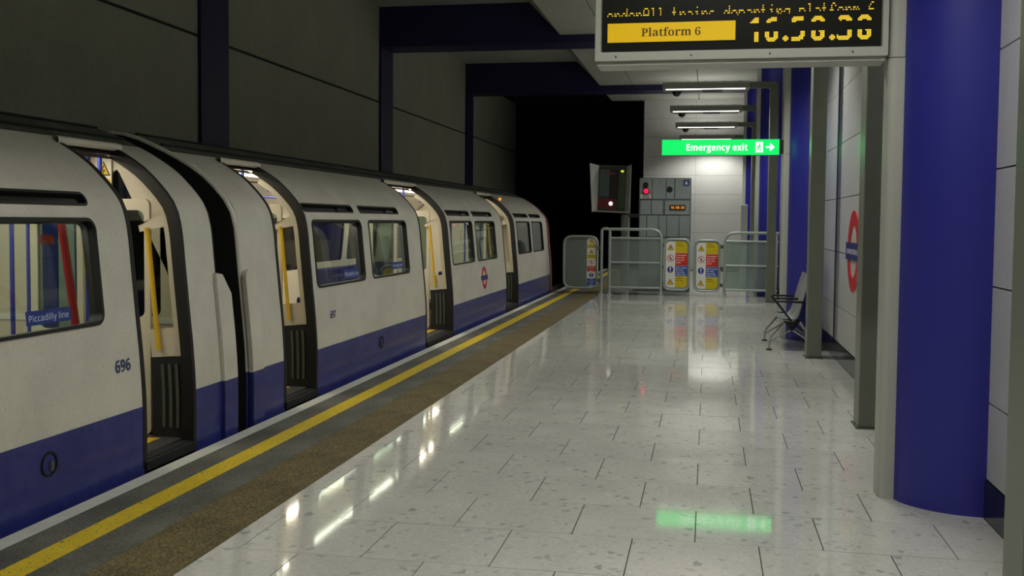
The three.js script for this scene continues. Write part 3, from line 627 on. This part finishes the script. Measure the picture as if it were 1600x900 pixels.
  mesh('marker_lamp', new THREE.SphereGeometry(0.03, 10, 8).translate(...pp(PROF.sOf(2.26), -21.9, 0.02).slice(0, 3)), std({ color: 0xffa030, emissive: 0xff8a20, emissiveIntensity: 1.5 }), t, 'small amber lamp');
  // dark gangway ends between the carriages
  const g = thing('gangway', 'dark recessed gangway plates in the gap between the two carriages', 'gangway', [XC, 0, -8.12]);
  mesh('plate', bx(-0.45, 0.45, 0.02, 0.06, -0.16, 0.16), M.trainDark, g);
  mesh('coupler', bx(-0.14, 0.14, -0.5, -0.2, -0.16, 0.16, 0.02), M.trainDark, g);
}

// ================================================================ SIGNS
const F57 = { A: '01110100011000111111100011000110001', n: '00000000001011011001100011000110001', o: '00000000000111010001100011000101110', d: '00001000010110110011100011000101111', l: '01100001000010000100001000010001110', t: '01000010001110001000010000100100110', r: '00000000001011011001100001000010000', a: '00000000000111000001011111000101111', i: '00100000000110000100001000010001110', s: '00000000000111010000011100000111110', e: '00000000000111010001111111000001110', p: '00000000001111010001111101000010000', g: '00000000000111110001011110000101110', f: '00110010010100011100010000100001000', m: '00000000001101010101101011000110001', 6: '00110010001000011110100011000101110',
  1: '00100011000010000100001000010001110', 5: '11111100001111000001000011000101110', 8: '01110100011000101110100011000101110', 3: '11111000100010000010000011000101110', ':': '00000001100011000000001100011000000', ' ': '0'.repeat(35), L: '10000100001000010000100001000011111' };
{
  // departure display: dot-matrix rows caught part way through their scan
  const X0 = -0.728, X1 = 1.078, Y0 = 2.946, Y1 = 3.5, K = 1000;
  const led = canvasTex(Math.round((X1 - X0) * K), Math.round((Y1 - Y0) * K), (c, w, h) => {
    c.fillStyle = '#000'; c.fillRect(0, 0, w, h);
    const dot = (x, y, rx, ry) => { c.fillStyle = '#ffd634'; c.beginPath(); c.ellipse((x - X0) * K, (Y1 - y) * K, rx, ry, 0, 0, 7); c.fill(); };
    const line = (txt, xa, pitch, yTop, rowPitch, from, to) => { for (let q = 0; q < txt.length; q++) { const g = F57[txt[q]]; for (let r = from; r <= to; r++) for (let k = 0; k < 5; k++) if (g[r * 5 + k] === '1') dot(xa + (q * 6 + k) * pitch, yTop - r * rowPitch, 4.0, 4.6); } };
    line('ondonAll trains departing platform 6', -0.69, 0.00805, 3.233, 0.0142, 0, 3);
    line('London All trains departing platform 6', -0.7, 0.0079, 3.40, 0.0118, 0, 4);
    const clock = '16:58:38', P = 0.0094;
    const gc = document.createElement('canvas'); gc.width = 110; gc.height = 170; const g2 = gc.getContext('2d');
    for (let q = 0; q < clock.length; q++) {
      g2.setTransform(1, 0, 0, 1, 0, 0); g2.fillStyle = '#000'; g2.fillRect(0, 0, 110, 170); g2.fillStyle = '#fff'; g2.font = 'bold 232px sans-serif'; g2.textBaseline = 'alphabetic'; g2.textAlign = 'center';
      const narrow = clock[q] === ':'; g2.translate(narrow ? 30 : 55, 169); g2.scale(0.86, 1); g2.fillText(clock[q], 0, 0);
      const im = g2.getImageData(0, 0, 110, 170).data;
      const xq = 0.236 + [0, 10.2, 21.2, 26.6, 38.6, 49.6, 55, 66.6][q] * 0.01037;
      for (let r = 0; r < 17; r++) for (let k = 0; k < 11; k++) if ((r <= 3 || r >= 10) && im[((r * 10 + 5) * 110 + k * 10 + 5) * 4] > 128) dot(xq + k * P, 3.15 - r * P, 4.9, 4.4);
    }
    for (const x of [0.17, 0.43, 0.445, 0.5]) dot(x, 3.178, 4, 3);
  });
  const t = thing('departure_display', 'hanging platform display with amber dot-matrix text and yellow Platform 6 panel', 'display', [0, 0, 0]);
  mesh('housing', bx(-0.765, 1.112, 2.885, 3.95, -7.26, -7.02, 0.008), M.casing, t);
  const fr = rrShape(-0.772, 1.12, 2.883, 3.95, 0.01); fr.holes.push(rrShape(-0.732, 1.082, 2.944, 3.9, 0.004, new THREE.Path()));
  const f = mesh('bezel', extr(fr, 0.05, 0.004).translate(0, 0, -7.025), M.casing, t);
  mesh('screw', [-0.63, -0.13, 0.38, 0.9].map((x) => new THREE.CylinderGeometry(0.007, 0.007, 0.004, 10).rotateX(Math.PI / 2).translate(x, 2.912, -6.974)), M.postDark, f);
  mesh('bottom_lip', bx(-0.76, 1.11, 2.855, 2.884, -7.24, -7.0, 0.006), M.casing, t);
  mesh('screen', new THREE.PlaneGeometry(X1 - X0, Y1 - Y0).translate((X0 + X1) / 2, (Y0 + Y1) / 2, -7.008), phy({ color: 0x141512, roughness: 0.25, emissive: 0xffffff, emissiveMap: led, emissiveIntensity: 1.0 }), t, 'dark screen with amber dots');
  mesh('screen_top', bx(-0.73, 1.08, 3.5, 3.9, -7.02, -7.008), M.glassDark, t);
  const name = canvasTex(844, 128, (c, w, h) => { c.fillStyle = '#dcb200'; c.fillRect(0, 0, w, h); c.fillStyle = '#40300c'; c.font = 'bold 74px serif'; c.textAlign = 'center'; c.textBaseline = 'middle'; c.fillText('Platform 6', w * 0.5, h * 0.5); });
  mesh('name_panel', bx(-0.69, 0.157, 3.01, 3.138, -7.012, -7.0).translate(0, 0, 0), std({ color: 0xd8aa00, roughness: 0.4 }), t);
  mesh('name_face', new THREE.PlaneGeometry(0.845, 0.127).translate(-0.2665, 3.074, -6.998), std({ map: name, roughness: 0.4, emissive: 0xffffff, emissiveMap: name, emissiveIntensity: 0.34 }), t, 'yellow panel reading Platform 6');
}
{
  // emergency exit sign
  const ex = canvasTex(1456, 200, (c, w, h) => {
    c.fillStyle = '#00d65c'; c.fillRect(0, 0, w, h);
    c.fillStyle = '#ffffff'; c.textBaseline = 'middle'; c.font = 'bold 118px sans-serif'; c.textAlign = 'left';
    c.fillText('Emergency exit', 300, h * 0.5, 770);
    c.fillRect(1164, 34, 92, 132); c.fillStyle = '#00c455'; c.beginPath(); c.arc(1216, 62, 11, 0, 7); c.fill();
    c.strokeStyle = '#00c455'; c.lineWidth = 13; c.lineCap = 'round'; c.lineJoin = 'round';
    for (const l of [[[1212, 80], [1204, 112], [1182, 138]], [[1204, 112], [1226, 126], [1222, 152]], [[1208, 84], [1186, 96]], [[1214, 84], [1236, 100]]]) { c.beginPath(); l.forEach(([x, y], i) => i ? c.lineTo(x, y) : c.moveTo(x, y)); c.stroke(); }
    c.strokeStyle = '#ffffff'; c.lineWidth = 22; c.lineCap = 'butt'; c.lineJoin = 'miter'; c.beginPath(); c.moveTo(1292, 100); c.lineTo(1380, 100); c.moveTo(1340, 58); c.lineTo(1384, 100); c.lineTo(1340, 142); c.stroke();
  });
  const t = thing('exit_sign', 'lit green Emergency exit sign with running figure and right arrow, on the second column', 'sign', [0, 0, -16.52]);
  mesh('housing', bx(-0.742, 1.077, 2.86, 3.112, -0.07, 0.012, 0.01), M.postDark, t);
  mesh('face', new THREE.PlaneGeometry(1.81, 0.243).translate(0.1675, 2.986, 0.0135), std({ color: 0x0a0a0a, roughness: 0.35, emissive: 0xffffff, emissiveMap: ex, emissiveIntensity: 1.25 }), t, 'glowing green face with white lettering');
  mesh('bracket', bx(1.077, 1.14, 2.88, 3.10, -0.06, 0.0), M.rubber, t);
  const l = new THREE.RectAreaLight(0x20ff80, 0.55, 1.8, 0.24); l.position.set(0.1675, 2.986, 0.02); l.rotation.y = Math.PI; t.add(l);
}
{
  // wall roundel
  const t = thing('roundel_sign', 'red station roundel with a blue name bar on the white right-hand wall', 'sign', [XW, 1.472, -12.7], Math.PI / 2 * -1);
  const ring = new THREE.Shape(); ring.absarc(0, 0, 0.488, 0, Math.PI * 2); const h = new THREE.Path(); h.absarc(0, 0, 0.312, 0, Math.PI * 2); ring.holes.push(h);
  mesh('ring', extr(ring, 0.012, 0.002, 48), M.roundelRed, t);
  const bar = canvasTex(1024, 180, (c, w, h2) => { c.fillStyle = '#22286e'; c.fillRect(0, 0, w, h2); c.fillStyle = '#dcdce4'; c.font = 'bold 74px sans-serif'; c.textAlign = 'center'; c.textBaseline = 'middle'; c.fillText('HEATHROW TERMINAL 5', w / 2, h2 / 2 + 3, w * 0.94); });
  const b = mesh('name_bar', bx(-0.585, 0.585, -0.103, 0.103, 0.004, 0.02), std({ color: 0x22286e, roughness: 0.4 }), t);
  mesh('bar_face', new THREE.PlaneGeometry(1.168, 0.204).translate(0, 0, 0.0205), print(bar), b);
}

// ================================================================ BENCH
{
  const t = thing('bench', 'perforated metal platform bench with black armrests beside the second column', 'bench', [0, 0, -15.5]);
  const prof = [[0.985, 0.475], [1.03, 0.455], [1.12, 0.435], [1.2, 0.44], [1.255, 0.49], [1.29, 0.58], [1.335, 0.76], [1.385, 0.95], [1.425, 1.075]];
  const c = new THREE.CatmullRomCurve3(prof.map(([x, y]) => V3(x, y, 0))).getPoints(40);
  const s = new THREE.Shape(); c.forEach((p, i) => i ? s.lineTo(p.x, p.y) : s.moveTo(p.x, p.y)); c.slice().reverse().forEach((p, i) => s.lineTo(p.x + 0.012, p.y - 0.016)); s.closePath();
  const perf = canvasTex(256, 256, (g, w, h) => { g.fillStyle = '#a9adab'; g.fillRect(0, 0, w, h); g.fillStyle = '#55585a'; for (let y = 0; y < 8; y++) for (let x = 0; x < 8; x++) { g.beginPath(); g.arc(x * 32 + 16 + (y & 1 ? 8 : -8), y * 32 + 16, 7, 0, 7); g.fill(); } }); perf.wrapS = perf.wrapT = THREE.RepeatWrapping; rep(perf, 0.16);
  const pm = std({ map: perf, roughness: 0.4, metalness: 0.35 });
  for (const [a, b] of [[-0.62, -0.012], [0.012, 0.62]]) { const g = extr(s, b - a, 0.002); g.translate(0, 0, a); mesh('seat', smooth(g), pm, t); }
  mesh('beam', bx(1.14, 1.24, 0.345, 0.425, -0.68, 0.68, 0.01), M.rubber, t);
  for (const z of [-0.63, 0, 0.63]) {
    mesh('armrest', [bent([[1.39, 0.69, z], [0.97, 0.70, z], [1.19, 0.415, z]], 0.014, 0.03, 8), bx(1.0, 1.38, 0.695, 0.712, z - 0.022, z + 0.022, 0.006)], M.rubber, t);
  }
  for (const z of [-0.58, 0.58]) {
    const k = new THREE.Shape(); k.moveTo(1.06, 0.45); k.lineTo(1.33, 0.45); k.lineTo(1.30, 0.41); k.lineTo(1.215, 0.29); k.lineTo(1.175, 0.29); k.closePath();
    mesh('bracket', extr(k, 0.05, 0.004).translate(0, 0, z - 0.025), M.rubber, t);
    const leg = (pts) => bent(pts, 0.013, 0.03, 8);
    const f = mesh('leg', [leg([[1.1, 0.42, z], [0.885, 0.15, z], [0.885, 0.02, z]]), leg([[1.19, 0.3, z], [0.9, 0.12, z]])], M.chrome, t);
    mesh('foot', new THREE.CylinderGeometry(0.035, 0.045, 0.022, 14).translate(0.885, 0.011, z), M.rubber, f);
    const r = mesh('leg', [leg([[1.3, 0.42, z], [1.485, 0.15, z], [1.485, 0.02, z]]), leg([[1.2, 0.3, z], [1.47, 0.12, z]])], M.chrome, t);
    mesh('foot', new THREE.CylinderGeometry(0.035, 0.045, 0.022, 14).translate(1.485, 0.011, z), M.rubber, r);
  }
}

// ================================================================ END BARRIERS AND SIGN GATES
const tri = (c, x, y, s, kind) => { c.fillStyle = '#e0bc10'; c.strokeStyle = '#1c1a0c'; c.lineWidth = s * 0.12; c.lineJoin = 'round'; c.beginPath(); c.moveTo(x, y - s * 0.8); c.lineTo(x + s, y + s * 0.8); c.lineTo(x - s, y + s * 0.8); c.closePath(); c.fill(); c.stroke(); c.lineWidth = s * 0.16; c.beginPath();
  if (kind) { c.moveTo(x, y - s * 0.25); c.lineTo(x, y + s * 0.3); c.moveTo(x, y + s * 0.5); c.lineTo(x, y + s * 0.56); } else { c.moveTo(x + s * 0.12, y - s * 0.35); c.lineTo(x - s * 0.2, y + s * 0.12); c.lineTo(x + s * 0.18, y + s * 0.12); c.lineTo(x - s * 0.1, y + s * 0.62); } c.stroke(); };
const noEntry = (c, x, y, r) => { c.fillStyle = '#efeeea'; c.beginPath(); c.arc(x, y, r, 0, 7); c.fill(); c.fillStyle = c.strokeStyle = '#25201e'; c.beginPath(); c.arc(x, y - r * 0.55, r * 0.15, 0, 7); c.fill(); c.lineWidth = r * 0.17; c.lineCap = 'round'; for (const l of [[[0, -0.3], [0, 0.15], [-0.3, 0.6]], [[0, 0.15], [0.28, 0.55]], [[-0.35, 0.1], [0, -0.25], [0.35, 0.05]]]) { c.beginPath(); l.forEach(([a, b], i) => i ? c.lineTo(x + a * r, y + b * r) : c.moveTo(x + a * r, y + b * r)); c.stroke(); } c.strokeStyle = '#b8342c'; c.lineWidth = r * 0.2; c.beginPath(); c.arc(x, y, r, 0, 7); c.moveTo(x - r * 0.7, y - r * 0.7); c.lineTo(x + r * 0.7, y + r * 0.7); c.stroke(); };
const mandatory = (c, x, y, r) => { c.fillStyle = '#27389a'; c.beginPath(); c.arc(x, y, r, 0, 7); c.fill(); c.fillStyle = '#f0f0ee'; c.beginPath(); c.moveTo(x - r * 0.2, y - r * 0.75); c.lineTo(x + r * 0.2, y - r * 0.75); c.lineTo(x + r * 0.11, y + r * 0.3); c.lineTo(x - r * 0.11, y + r * 0.3); c.fill(); c.beginPath(); c.arc(x, y + r * 0.6, r * 0.17, 0, 7); c.fill(); };
const gateTex = canvasTex(512, 1024, (c, w, h) => {
  c.fillStyle = '#e4e3dc'; c.fillRect(0, 0, w, h);
  const L = w * 0.44, blk = (y0, y1, col, fg, lines, size) => { c.fillStyle = col; c.fillRect(L, y0 * h, w - L, (y1 - y0) * h); c.fillStyle = fg; c.font = 'bold ' + size + 'px sans-serif'; c.textAlign = 'left'; c.textBaseline = 'top'; lines.forEach((s, i) => c.fillText(s, L + 16, y0 * h + 18 + i * size * 1.18, w - L - 30)); };
  blk(0, 0.245, '#d2bc00', '#5a4c08', ['Danger', 'Live rails'], 42);
  blk(0.25, 0.52, '#cc2a22', '#f0dcd6', ['Passengers', 'must not', 'pass this', 'point'], 46);
  blk(0.525, 0.745, '#2b4a9e', '#dfe6f2', ['Staff crossing', 'the track', 'must obey', 'safety rules'], 42);
  blk(0.75, 1, '#d2bc00', '#5a4c08', ['Danger', 'Live rails'], 42);
  tri(c, w * 0.22, h * 0.125, 72, 0); noEntry(c, w * 0.22, h * 0.365, 70); mandatory(c, w * 0.22, h * 0.61, 72); tri(c, w * 0.22, h * 0.87, 72, 1);
});
const stripTex = canvasTex(192, 1024, (c, w, h) => {
  c.fillStyle = '#e6e3d6'; c.fillRect(0, 0, w, h);
  const blk = (y0, y1, col, fg, txt) => { c.fillStyle = col; c.fillRect(6, y0 * h, w - 12, (y1 - y0) * h); c.fillStyle = fg; c.font = 'bold 30px sans-serif'; c.textAlign = 'center'; c.textBaseline = 'middle'; txt.forEach((s, i) => c.fillText(s, w / 2, (y0 + (y1 - y0) * (i + 0.5) / txt.length) * h, w - 24)); };
  tri(c, w / 2, h * 0.065, 52, 1); blk(0.135, 0.205, '#cdb61a', '#4a4410', ['Danger', 'Live rails']);
  tri(c, w / 2, h * 0.28, 52, 0); blk(0.345, 0.42, '#cdb61a', '#4a4410', ['Danger', 'Live rails']);
  noEntry(c, w / 2, h * 0.5, 48); blk(0.575, 0.69, '#c02c2a', '#e8c8c0', ['Passengers', 'must not', 'pass']);
  mandatory(c, w / 2, h * 0.765, 48); blk(0.835, 0.985, '#2c4a9c', '#c8d4ea', ['Staff', 'must obey', 'safety', 'rules']);
});
const ZB = -25.4;
function rrPlane(x0, x1, y0, y1, r) { const g = new THREE.ShapeGeometry(rrShape(x0, x1, y0, y1, r), 8), p = g.attributes.position, uv = g.attributes.uv; for (let i = 0; i < p.count; i++) uv.setXY(i, (p.getX(i) - x0) / (x1 - x0), (p.getY(i) - y0) / (y1 - y0)); return g; }
function signGate(label, x0, x1, y0, y1, hingeX) {
  const t = thing('sign_gate', label, 'gate', [0, 0, ZB], 0, 'narrow gates with safety signs');
  mesh('frame', bent([[x0, y0, 0], [x1, y0, 0], [x1, y1, 0], [x0, y1, 0]], 0.028, 0.16, 10, true), M.barrier, t);
  const p = mesh('plate', extr(rrShape(x0 + 0.02, x1 - 0.02, y0 + 0.02, y1 - 0.02, 0.12), 0.02, 0.003).translate(0, 0, -0.012), M.gatePlate, t);
  mesh('sign', rrPlane(x0 + 0.045, x1 - 0.045, y0 + 0.05, y1 - 0.05, 0.1).translate(0, 0, 0.0095), print(gateTex), p, 'white, yellow, red and blue safety sign');
  for (const f of [0.12, 0.45, 0.88]) mesh('hinge', bx(Math.min(hingeX, hingeX < x0 ? x0 : x1), Math.max(hingeX, hingeX < x0 ? x0 : x1), y0 + (y1 - y0) * f - 0.045, y0 + (y1 - y0) * f + 0.045, -0.03, 0.03, 0.008), M.postDark, t);
}
signGate('left of the two narrow gates with colourful safety signs, hinged on the left barrier', -1.045, -0.43, 0.15, 1.385, -1.072);
signGate('right of the two narrow gates with colourful safety signs, hinged on the right barrier', -0.305, 0.305, 0.135, 1.365, 0.382);
{
  const t = thing('barrier_gate', 'grey rounded gate panel at the platform edge with a narrow strip of safety signs', 'gate', [0, 0, ZB]);
  mesh('frame', bent([[-3.52, 0.15, 0], [-2.68, 0.15, 0], [-2.68, 1.435, 0], [-3.52, 1.435, 0]], 0.028, 0.2, 10, true), M.barrier, t);
  mesh('plate', extr(rrShape(-3.5, -2.7, 0.17, 1.415, 0.15), 0.012, 0.002).translate(0, 0, -0.02), M.gatePlate, t);
  mesh('sign_strip', rrPlane(-2.945, -2.72, 0.19, 1.395, 0.07).translate(0, 0, -0.0065), print(stripTex), t, 'strip of yellow, red and blue signs');
  for (const y of [0.35, 1.15]) mesh('hinge', bx(-2.68, -2.618, y - 0.04, y + 0.04, -0.03, 0.03, 0.008), M.postDark, t);
}
function foot(x, t) { const f = mesh('foot_plate', bx(x - 0.07, x + 0.07, 0, 0.022, -0.09, 0.09, 0.004), M.barrier, t); mesh('gusset', new THREE.CylinderGeometry(0.035, 0.05, 0.08, 12).translate(x, 0.05, 0), M.barrier, f); }
{
  const t = thing('end_barrier', 'left tubular end barrier with rounded top corner, in front of the equipment cabinet', 'barrier', [0, 0, ZB], 0, 'tubular end barriers');
  mesh('gate_post', [bent([[-2.58, 0.02, 0], [-2.58, 1.63, 0], [-2.38, 1.63, 0], [-2.38, 0.02, 0]], 0.036, 0.06, 12)], M.barrier, t);
  mesh('top_rail', bent([[-2.38, 1.62, 0], [-1.11, 1.62, 0], [-1.11, 0.02, 0]], 0.036, 0.26, 12), M.barrier, t);
  for (const y of [1.4, 0.8, 0.18]) mesh('rail', rod([-2.38, y, 0], [-1.11, y, 0], 0.03), M.barrier, t);
  mesh('upper_infill', bx(-2.34, -1.15, 0.83, 1.37, -0.005, 0.005), M.mesh, t);
  mesh('lower_infill', bx(-2.34, -1.15, 0.21, 0.77, -0.005, 0.005), M.mesh, t);
  foot(-2.58, t); foot(-2.38, t); foot(-1.11, t);
  const u = thing('end_barrier', 'right tubular end barrier with clear infill, running to the right-hand wall', 'barrier', [0, 0, ZB], 0, 'tubular end barriers');
  mesh('top_rail', bent([[0.42, 0.02, 0], [0.42, 1.56, 0], [1.68, 1.56, 0]], 0.036, 0.26, 12), M.barrier, u);
  for (const y of [1.35, 0.76, 0.17]) mesh('rail', rod([0.42, y, 0], [1.68, y, 0], 0.03), M.barrier, u);
  mesh('end_post', rod([1.64, 0.02, 0], [1.64, 1.56, 0], 0.03), M.barrier, u);
  mesh('upper_infill', bx(0.46, 1.6, 0.79, 1.32, -0.005, 0.005), M.mesh, u);
  mesh('lower_infill', bx(0.46, 1.6, 0.2, 0.73, -0.005, 0.005), M.mesh, u);
  foot(0.42, u); foot(1.1, u); foot(1.64, u);
}

// ================================================================ EQUIPMENT BEYOND THE BARRIER
{
  const t = thing('equipment_cabinet', 'tall grey signalling cabinet of many doors with a red lamp and amber clock', 'cabinet', [-1.779, 0, -27]);
  const KX = 1.335 / 81 / 11.24, KY = 0.01662 / 11.24, gx = (u) => u * KX + 0.016, gy = (v) => 2.955 - (v - 146) * KY;
  mesh('carcass', bx(0, 1.335, 0, 2.955, -0.6, 0, 0.01), M.cabinet, t);
  const door = (a, b, c, d) => mesh('door', bx(gx(a), gx(b), Math.max(0.08, gy(d)), gy(c), 0, 0.016, 0.005), M.cabinetDoor, t);
  for (const [a, b] of [[0, 212], [226, 458], [472, 604], [624, 892]]) door(a, b, 158, 516);
  for (const [a, b] of [[14, 200], [216, 410], [452, 884]]) door(a, b, 544, 790);
  for (const [a, b] of [[6, 124], [136, 334], [346, 478], [490, 694], [706, 890]]) { door(a, b, 812, 1180); door(a, b, 1196, 1890); }
  const sg = mesh('signal_head', [new THREE.CylinderGeometry(0.072, 0.072, 0.06, 20).rotateX(Math.PI / 2).translate(gx(105), gy(272), 0.045), new THREE.CylinderGeometry(0.085, 0.085, 0.05, 20).rotateX(Math.PI / 2).translate(gx(112), gy(380), 0.04)], M.rubber, t, 'black signal rings');
  mesh('red_lamp', new THREE.SphereGeometry(0.066, 16, 10, 0, Math.PI * 2, 0, Math.PI / 2).rotateX(Math.PI / 2).scale(1, 1, 0.4).translate(gx(112), gy(380), 0.066), std({ color: 0x30060c, emissive: 0xff1d55, emissiveIntensity: 0.9, roughness: 0.2 }), sg, 'lit red lamp');
  const L = new THREE.PointLight(0xff1d55, 0.006); L.position.set(gx(112), gy(380), 0.14); t.add(L);
  mesh('speaker_hole', new THREE.CylinderGeometry(0.078, 0.078, 0.02, 24).rotateX(Math.PI / 2).translate(gx(526), gy(350), 0.02), M.rubber, t, 'round black opening');
  const plate = (txt, bg, fg, w, h, f) => canvasTex(w, h, (c) => { c.fillStyle = bg; c.fillRect(0, 0, w, h); c.fillStyle = fg; c.font = 'bold ' + f + 'px sans-serif'; c.textAlign = 'center'; c.textBaseline = 'middle'; c.fillText(txt, w / 2, h / 2 + 3, w * 0.9); });
  const faceBox = (name, a, b, c, d, z, tex, label, em) => { mesh(name, bx(gx(a), gx(b), gy(d), gy(c), 0.012, z), M.rubber, t).add((() => { const p = new THREE.Mesh(new THREE.PlaneGeometry(gx(b) - gx(a) - 0.004, gy(c) - gy(d) - 0.004).translate((gx(a) + gx(b)) / 2, (gy(c) + gy(d)) / 2, z + 0.001), em ? std({ color: 0x0a0604, emissive: 0xffffff, emissiveMap: tex, emissiveIntensity: em }) : print(tex)); p.name = name + '_face'; p.castShadow = p.receiveShadow = true; p.userData.label = label; return p; })()); };
  faceBox('number_plate', 12, 204, 436, 508, 0.03, plate('W26', '#dadad4', '#1c1c1c', 256, 96, 84), 'white plate reading W26');
  faceBox('letter_plate', 764, 870, 182, 286, 0.03, plate('A', '#2b4684', '#dfe6f0', 128, 128, 104), 'blue plate with a white letter A');
  faceBox('clock', 530, 810, 622, 706, 0.05, canvasTex(280, 84, (c, w, h) => { c.fillStyle = '#1a0a02'; c.fillRect(0, 0, w, h); c.fillStyle = '#ffa83a'; c.font = 'bold 62px monospace'; c.textAlign = 'center'; c.textBaseline = 'middle'; c.fillText('16:58:33', w / 2, h / 2 + 2, w * 0.88); }), 'amber digits', 1.1);
}
{
  const t = thing('monitor', 'hooded driver monitor facing the track, dark screen with one bright white dot', 'monitor', [-2.54, 2.7, -27.5], 0.06);
  t.rotation.z = -0.035;
  const tex = canvasTex(256, 420, (c, w, h) => {
    c.fillStyle = '#0e100d'; c.fillRect(0, 0, w, h); c.fillStyle = '#1c2220'; c.fillRect(10, 30, 90, 260); c.fillStyle = '#0a0706'; c.fillRect(100, 20, 90, 300); c.fillStyle = '#161c12'; c.fillRect(188, 60, 62, 330);
    c.fillStyle = '#2c0a0c'; c.fillRect(8, 310, 150, 100); c.fillStyle = '#3a1010'; c.fillRect(60, 56, 90, 16);
    c.fillStyle = '#f6f0ee'; c.beginPath(); c.ellipse(122, 358, 20, 22, 0, 0, 7); c.fill(); c.fillStyle = '#d6d83a'; c.beginPath(); c.ellipse(216, 40, 16, 12, 0, 0, 7); c.fill();
  });
  mesh('case', bx(-0.42, 0.42, -0.62, 0.62, -0.55, -0.18, 0.01), M.postDark, t);
  mesh('screen', new THREE.PlaneGeometry(0.74, 1.16).translate(0, 0, -0.175), std({ color: 0x050505, roughness: 0.3, emissive: 0xffffff, emissiveMap: tex, emissiveIntensity: 0.9 }), t, 'dark screen image with a white dot');
  const cheek = (xa0, xa1, xb0, xb1, name, m) => { const g = new THREE.BufferGeometry(), q = [[xa0, 0.6, -0.18], [xb0, 0.64, 0.18], [xb1, -0.66, 0.18], [xa1, -0.6, -0.18]], th = 0.016, pos = [];
    const A = q, B = q.map(([x, y, z]) => [x + (xa0 < 0 ? -th : th), y, z]); const quad = (a, b, c, d) => pos.push(...a, ...b, ...c, ...a, ...c, ...d);
    quad(A[0], A[1], A[2], A[3]); quad(B[1], B[0], B[3], B[2]); for (let i = 0; i < 4; i++) { const j = (i + 1) % 4; quad(A[i], B[i], B[j], A[j]); }
    g.setAttribute('position', new THREE.Float32BufferAttribute(pos, 3)); g.setAttribute('uv', new THREE.Float32BufferAttribute(new Float32Array(pos.length / 3 * 2), 2)); g.computeVertexNormals(); mesh(name, g, m, t); };
  cheek(-0.37, -0.37, -0.6, -0.48, 'hood_cheek', M.white); cheek(0.37, 0.37, 0.48, 0.5, 'hood_cheek', M.white);
  mesh('hood_sill', bx(-0.46, 0.46, -0.645, -0.62, -0.18, 0.16), M.casing, t);
  const p = thing('monitor_post', 'grey post carrying the hooded monitor, behind the left barrier', 'post', [-2.2, 0, -27.9]);
  mesh('pole', new THREE.CylinderGeometry(0.12, 0.12, 1.99, 24).translate(0, 1.0, 0), M.barrier, p);
  mesh('base', bx(-0.2, 0.2, 0, 0.03, -0.2, 0.2, 0.004), M.postDark, p);
  mesh('bracket_arm', bx(-0.12, 0.42, 1.93, 2.02, -0.08, 0.08, 0.01), M.postDark, p);
  const b = thing('junction_box', 'narrow pale box and stub of wall trim beyond the right barrier', 'box', [0.95, 0, -28.4]);
  mesh('case', bx(-0.08, 0.1, 0.02, 2.3, -0.2, 0, 0.01), M.white, b);
  mesh('lid', bx(-0.06, 0.09, 1.2, 2.27, 0, 0.014, 0.004), M.casing, b);
  mesh('plinth', bx(-0.1, 0.12, 0, 0.024, -0.22, 0.02), M.postDark, b);
}
renderer.render(scene, camera);
